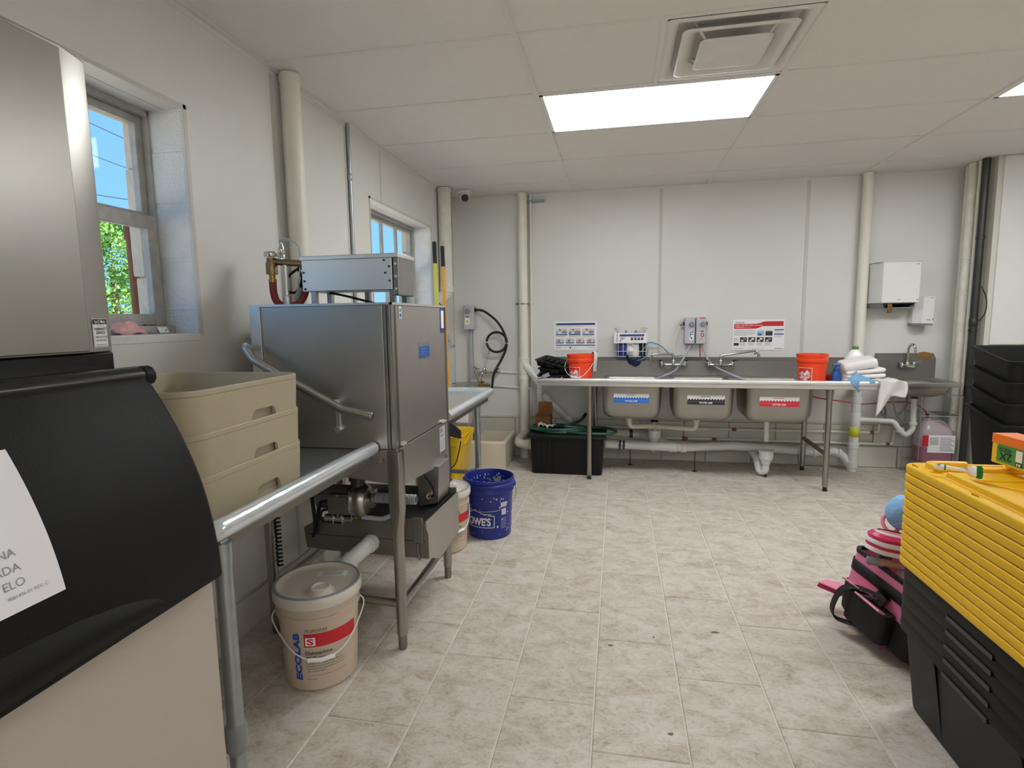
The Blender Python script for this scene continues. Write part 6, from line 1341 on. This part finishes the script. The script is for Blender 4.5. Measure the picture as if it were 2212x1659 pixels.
# ================================================================== TOTES WITH YELLOW LIDS
TX0, TX1, TYA, TYB = .948, 1.468, 1.235, 2.015; tc_ = ((TX0+TX1)/2, (TYA+TYB)/2); TWD, TLN = TX1-TX0, TYB-TYA
def tote(z, label):
    t = thing('storage_tote', label, 'tote', (*tc_, z), math.radians(.5), 'nested black storage totes'); H = .332
    R = lambda s, z, r: rrect(TWD-s, TLN-s*.45, r, z, 5)
    obj('tote_body', MB().ring_loft([R(.125, 0, .03), R(.115, .012, .035), R(.045, H-.05, .05), R(.04, H-.046, .05), R(.012, H-.044, .05), R(.012, H-.014, .05), R(.018, H-.002, .05), R(.03, H, .05), R(.055, H, .045), R(.06, H-.02, .045), R(.14, .02, .03)], True, True), 'tote_black', t)
    for s in (-1, 1):
        obj('grip_slot', MB().box(s*(TWD/2-.02), -.10, H-.052, s*(TWD/2-.002), .10, H-.038), 'black_gloss', t)
        for y in (-.20, .17):
            obj('rib', MB().prism([(s*(TWD/2-.058), y-.004, .01), (s*(TWD/2-.058), y+.004, .01), (s*(TWD/2-.018), y+.004, H-.06), (s*(TWD/2-.018), y-.004, H-.06)], (-s*.012, 0, 0)), 'tote_black', t)
    return t
NT = ['lowest black storage tote of the nested stack, on the floor', 'second lowest black storage tote of the nested stack', 'middle black storage tote of the nested stack', 'second highest black storage tote of the nested stack', 'topmost black storage tote, right under the yellow lids']
for k in range(5): tote(.044*k, NT[k])
LP, LN = .0284, 12; Z0 = .510
ORD = ['lowest', 'second lowest', 'third lowest', 'fourth lowest', 'fifth lowest', 'sixth lowest', 'sixth highest', 'fifth highest', 'fourth highest', 'third highest', 'second highest']
def lid_mesh(top):
    R = lambda s, z, r=.05: rrect(TWD+.012-s, TLN+.012-s, r, z, 6)
    rings = [R(.014, 0), R(.004, .003), R(.0, .008), R(.0, .0235), R(.004, .0265), R(.012, .0278), R(.02, .028)]
    if top: rings += [R(.072, .028, .045), R(.078, .030, .042), R(.082, .044, .04), R(.092, .046, .036), R(.112, .046, .03), R(.122, .043, .03), R(.130, .017, .03)]
    else: rings += [R(.10, .028, .04), R(.11, .02, .04)]
    return MB().ring_loft(rings, True, True)
base = None
for k in range(LN):
    top = k == LN-1
    lab = 'topmost yellow tote lid with the dish brush lying on it' if top else '%s yellow tote lid of the stack' % ORD[k]
    if k == 0 or top:
        t = thing('tote_lid', lab, 'lid', (*tc_, Z0+LP*k), math.radians(.5), 'stacked yellow tote lids')
        o = obj('lid_plate', lid_mesh(top), 'tote_yellow', t)
        if k == 0: base = t
        else:
            cut = MB()
            for yy in (.345, .04, -.24):
                for s in (-1, 1): cut.prism([(s*(TWD/2-.012), yy-.026, -.01), (s*(TWD/2-.006), yy, -.01), (s*(TWD/2-.018), yy+.026, -.01), (s*(TWD/2-.022), yy, -.01)], (0, 0, .06))
            for s in (-1, 1): cut.box(s*(TWD/2-.08), .21, .026, s*(TWD/2-.02), .275, .06)     # break in the raised border
            cut.box(-.10, TLN/2-.09, .026, .02, TLN/2-.02, .06)
            boolean(o, cut)
            for p in o.data.polygons: p.use_smooth = True
            o.data.set_sharp_from_angle(angle=.6)
            for a, b, c, d in ((-.17, -.3, -.155, .30), (.155, -.3, .17, .30), (-.155, .0, .155, .015), (-.155, .22, .155, .235), (-.155, -.22, .155, -.205)):
                obj('rib', MB().box(a, b, .016, c, d, .023), 'tote_yellow', t, bevel=.002)
            obj('rib', MB().prism([(-.16, .23, .016), (-.148, .222, .016), (.0, .02, .016), (-.012, .012, .016)], (0, 0, .006)), 'tote_yellow', t)
    else: dup(base, (*tc_, Z0+LP*k), math.radians(.5), lab)
LZ = Z0+LP*(LN-1)
# dish brush
t = thing('dish_brush', 'white handled dish brush with green bristles on the yellow lid', 'brush', (1.012, 1.85, LZ+.052), math.radians(-22)); t.scale = (.62, .62, .62)
obj('handle', MB().tube([(-.085, 0, -.003), (-.08, 0, -.003), (-.066, 0, 0), (-.05, 0, .002), (-.03, 0, .002), (.01, 0, 0), (.04, 0, -.002), (.055, 0, -.004)], [.003, .009, .0145, .014, .0095, .0085, .0105, .018], 14), 'white_gloss', t)
obj('green_band', MB().tube([(-.045, 0, .002), (-.038, 0, .002)], .0145, 14).tube([(-.073, .012, .006), (-.06, .0, .0155), (-.07, -.01, .010)], .003, 6), 'bristle_green', t)
hdp = obj('head', MB().tube([(.048, 0, -.004), (.056, 0, -.004), (.07, 0, -.005), (.078, 0, -.005)], [.014, .026, .029, .027], 20), 'white_gloss', t)
obj('thumb_logo', MB().lathe([(.001, 0), (.010, 0)], 12, (.035, 0, .0125)), 'mid_grey', hdp)
br = MB(); rn = random.Random(9)
for k in range(240):
    a = rn.uniform(0, 6.283); q = math.sqrt(rn.random())*.027; p = Vector((.076, q*math.cos(a), -.005+q*math.sin(a))); e = Vector((.098+rn.uniform(-.004, .006), p.y*1.2, -.005+(p.z+.005)*1.2))
    br.tube([p, e], [.0016, .0012], 4)
o = obj('bristles', br, 'bristle_green', t); o['kind'] = 'stuff'
# box with upside-down print, lying on the lid rim
t = thing('wipes_box', 'yellow and orange box with green label lying upside down on the lids', 'box', (1.235, 1.84, LZ+.047), math.radians(6)); w, l, h = .07, .30, .092
obj('carton', MB().box(-w/2, -l/2, 0, w/2, l/2, h), 'box_yellow', t, bevel=.002)
obj('orange_flap', MB().box(-w/2-.001, -.06, h*.70, w/2+.001, l/2+.001, h+.001).prism([(-w/2-.001, -.06, h+.001), (-w/2-.001, -.06, h*.70), (-w/2-.001, -.10, h+.001)], (w+.002, 0, 0)), 'box_orange', t)
mb = MB(); F0 = lambda u, v: (-w/2-.0014, l/2-.022-u, .008+v); lab = [(0, .0), (.0, .05), (.004, .055), (.115, .055), (.12, .05), (.12, .0)]
mb.add([F0(*p) for p in lab], [tuple(range(6))], 0)
F1 = lambda u, v: (-w/2-.0022, l/2-.022-.066+u, .008+.05-v)      # rotated 180 degrees
put_text(mb, '2X', F1, .03, 1, .015, box=(.006, .018, .055, .043)); put_text(mb, 'PICK UP', F1, .01, 1, .01, box=(.010, .002, .058, .011)); rectp(mb, F1, .012, .0125, .056, .0145, 1)
rectp(mb, lambda u, v: (-w/2-.0022, l/2-.022-u, .008+v), .074, .015, .098, .05, 2); rectp(mb, lambda u, v: (-w/2-.0022, l/2-.022-u, .008+v), .075, .001, .098, .014, 1); rectp(mb, lambda u, v: (-w/2-.003, l/2-.022-u, .008+v), .079, .003, .084, .011, 2); rectp(mb, lambda u, v: (-w/2-.003, l/2-.022-u, .008+v), .087, .003, .094, .011, 2)
obj('printed_label', mb, ['box_green', 'print_black', 'print_white'], t)

# ================================================================== PINK CLEANING CADDY
BR = math.radians(18); t = thing('dustpan', 'pink dustpan lying on the floor under the pink caddy bag', 'dustpan', (1.16, 2.42, 0), BR)
obj('pan', MB().prism([(-.11, -.20, .0), (.10, -.20, .0), (.10, .16, .0), (-.11, .16, .0)], (0, 0, .012)).prism([(-.11, .15, .0), (.10, .15, .0), (.10, .16, .03), (-.11, .16, .03)], (0, .006, 0)), 'hot_pink', t, bevel=.004)
obj('pan_edge', MB().box(-.125, -.215, .0, .10, -.195, .018), 'light_pink', t, bevel=.004)
t = thing('caddy_bag', 'pink and black cleaning caddy bag with shoulder strap behind the totes', 'bag', (1.145, 2.39, .035), 0, None, (math.radians(7), math.radians(5), BR)); w, l, h = .25, .36, .29
R = lambda s, z, r=.03: rrect(w-s, l-s, r, z, 5)
b = obj('bag_body', MB().ring_loft([R(.01, 0), R(.0, .01), R(-.01, h*.4), R(.0, h-.02), R(.0, h), R(.012, h), R(.014, h-.02), R(.02, .012)], True, True), 'bag_pink', t)
obj('base_panel', MB().ring_loft([R(.002, .0), R(-.012, .012), R(-.022, h*.42), R(-.02, h*.46)], True, False), 'bag_black', b)
obj('rim_binding', MB().ring_loft([R(-.004, h-.014), R(-.006, h+.003), R(.016, h+.003), R(.018, h-.012)], False, False), 'bag_black', b)
obj('webbing_band', MB().ring_loft([R(-.008, h*.68), R(-.008, h*.84)], False, False), 'bag_black', b, solid=.004)
obj('front_pocket', MB().ring_loft([[(x-w/2-.028, y-.0, z) for x, y, z in rrect(.06, .20, .02, z, 4)] for z in (.02, h*.4, h*.5)], True, True), 'bag_black', b)
obj('buckle', MB().obox((-w/2-.022, -.03, h*.62), (.025, .05, .05), (.4, 0, .2)).tube([(-w/2-.03, -.03, h*.60), (-w/2-.05, .03, h*.52), (-w/2-.055, .055, h*.50)], .009, 8), 'black_gloss', b, bevel=.004)
stp = spline([(-w/2-.02, -.03, h*.62), (-w/2-.055, .05, h*.58), (-w/2-.075, .10, h*.42), (-w/2-.08, .12, h*.1), (-w/2-.075, .10, -.03+.02), (-w/2-.06, .03, .01), (-w/2-.035, -.03, h*.12)], 6)
mb = MB(); 
rings = []
for i, p in enumerate(stp):
    rings.append([p+Vector((-.003, .0, .0)), p+Vector((-.003+.012, .035, 0)), p+Vector((.003+.012, .035, 0)), p+Vector((.003, 0, 0))])
mb.ring_loft(rings, True, True); obj('strap', mb, 'bag_black', b)
obj('pink_tag', MB().obox((-w/2-.045, -.02, h*.50), (.07, .13, .008), (0, .5, .0)).obox((-w/2-.035, .09, h*.55), (.05, .10, .006), (0, .4, .1)), 'light_pink', b, bevel=.004)
def inbag(name, label, cat): return thing(name, label, cat, (1.145, 2.39, .035), 0, None, (math.radians(7), math.radians(5), BR))
t = inbag('scrub_brush', 'rounded grey scrub brush sticking out of the pink caddy', 'brush')
obj('brush_back', MB().ring_loft([[(-.05+x, .10+y*.6, z+.06*0+x*.5) for x, y, z in rrect(a, a, a*.3, z, 5)] for a, z in ((.05, .12), (.058, .24), (.056, .31), (.045, .335), (.02, .348))], True, True), 'brush_grey', t)
t = thing('scrub_pad_holder', 'pink and white striped curved scrubber on top of the caddy', 'scrubber', (1.115, 2.37, .375), 0, None, (math.radians(-8), math.radians(6), math.radians(-12)))
sole = lambda s, z, dx=0: [(dx+x, y, z+.03*(x/.2)**2) for x, y, _ in rrect(.23-s, .13-s, .06-s*.3, 0, 6)]
for z0, z1, m_, s in ((.0, .017, 'print_white', .0), (.017, .031, 'hot_pink', .006), (.031, .047, 'print_white', .0), (.047, .077, 'hot_pink', .012)):
    obj('layer', MB().ring_loft([sole(s, z0), sole(s-.004, (z0+z1)/2), sole(s+(.02 if z1 > .07 else 0), z1)], True, True), m_, t)
obj('top_stripe', MB().ring_loft([sole(.045, .078), sole(.05, .083)], True, True), 'print_white', t); obj('top_panel', MB().ring_loft([sole(.065, .081), sole(.07, .089)], True, True), 'light_pink', t)
t = inbag('spray_bottle', 'white spray bottle with amber base inside the pink caddy', 'bottle')
obj('bottle_body', MB().lathe([(.001, .10), (.034, .10), (.036, .12), (.036, .25), (.028, .29), (.016, .31), (.016, .335), (.001, .336)], 20, (-.045, -.01, 0)), 'white_plastic', t); obj('label_band', MB().lathe([(.0368, .14), (.0368, .22)], 20, (-.045, -.01, 0)), 'amber_pole', t)
obj('trigger_head', MB().tube([(-.045, -.01, .33), (-.05, -.03, .35), (-.06, -.07, .35)], [.018, .02, .012], 12), 'white_plastic', t)
t = inbag('brush_stick', 'tan handled stick with grey end lying across the caddy', 'handle'); p0, p1 = Vector((-.165, .065, .295)), Vector((.10, -.14, .335)); d = (p1-p0).normalized()
obj('stick', MB().tube([p0+d*.045, p1], .0165, 16), 'handle_tan', t); obj('end_cap', MB().tube([p0, p0+d*.004, p0+d*.048], [.014, .0175, .0175], 16), 'mid_grey', t)
t = thing('microfiber_duster', 'fluffy light blue duster behind the pink scrubber', 'duster', (1.17, 2.44, .40)); mb = MB(); rn = random.Random(8)
prof = [(.075*math.sin(a), -.075*math.cos(a)) for a in [math.pi*k/12 for k in range(13)]]
mb.lathe([(max(.0005, r), z) for r, z in prof], 20, (.0, .0, .13)); mb.v = [tuple(Vector(p)+Vector((rn.gauss(0, .004), rn.gauss(0, .004), rn.gauss(0, .004)))) for p in mb.v]
obj('fluff', mb, 'fluffy_blue', t, subd=1, sharp=180)
obj('duster_stick', MB().tube([(-.0, 0, -.12), (0, 0, .08)], .01, 10), 'light_pink', t)
obj('ring', MB().tube([(-.055+.03*math.cos(a), .0+.02*math.sin(a), .085+.03*math.sin(a)) for a in [6.283*k/14 for k in range(14)]], .008, 8, loop=True), 'light_pink', t)
t = thing('floor_squeegee', 'hot pink pointed scraper poking out left under the caddy', 'scraper', (.96, 2.60, .10), BR, None, (.3, .35, .5))
obj('blade', MB().prism([(-.09, .0, 0), (.02, -.035, 0), (.10, -.03, 0), (.10, .04, 0), (.0, .04, 0)], (0, 0, .022)), 'hot_pink', t, bevel=.006); obj('edge', MB().prism([(-.092, .002, .02), (.02, -.037, .02), (.1, -.032, .02), (.1, .042, .02), (.0, .042, .02)], (0, 0, .006)), 'light_pink', t, bevel=.002)

# small things on the near window sill
tag(obj('plastic_wrapper', MB().sheet(lambda u, v: (-1.735+.05*u, 1.59+.13*v, WZ0+.002+.045*math.sin(3.14*u)*(.5+.5*math.sin(3.14*v))+.006*math.sin(14*u+9*v)), 8, 10), 'print_pink', solid=.001), 'crumpled pinkish wrapper on the near window sill', 'wrapper')
t = thing('sill_tag', 'small white plastic tag on the near window sill', 'tag', (-1.66, 1.765, WZ0)); obj('tag_plate', MB().obox((0, 0, .014), (.006, .05, .026), (0, -.5, .1)), 'white_plastic', t, bevel=.003); obj('tag_hole', MB().lathe([(.001, .0075), (.004, .0075)], 10, (-.0005, .008, .014), ax='x'), 'mid_grey', t)
tag(obj('rusty_latch', MB().box(-1.745, 1.72, WZ0, -1.715, 1.85, WZ0+.028).box(-1.73, 1.75, WZ0+.028, -1.72, 1.80, WZ0+.036), 'rust', bevel=.003), 'rusty metal strip at the foot of the near window frame', 'metal strip')
# bits on the floor
for k, (x, y, s) in enumerate(((-.02, 2.16, .018), (.42, 2.33, .02), (.16, 2.25, .008), (.18, 1.70, .012), (1.22, 3.60, .012), (1.06, 3.58, .012))):
    tag(obj('floor_speck', MB().prism([(x+s*math.cos(a)*random.uniform(.5, 1), y+s*.6*math.sin(a)*random.uniform(.5, 1), .0003) for a in [6.283*i/7 for i in range(7)]], (0, 0, .0015)), ('brush_grey', 'brush_grey', 'brush_grey', 'brush_grey', 'paper', 'paper')[k]),
        ['dark speck of dirt on the floor left of the grout line', 'dark flake of dirt in the middle of the floor', 'tiny dark crumb on the floor', 'scuffed dark spot on the floor near the camera', 'right white scrap on the floor before the sink', 'left white scrap on the floor before the sink'][k], 'dirt')
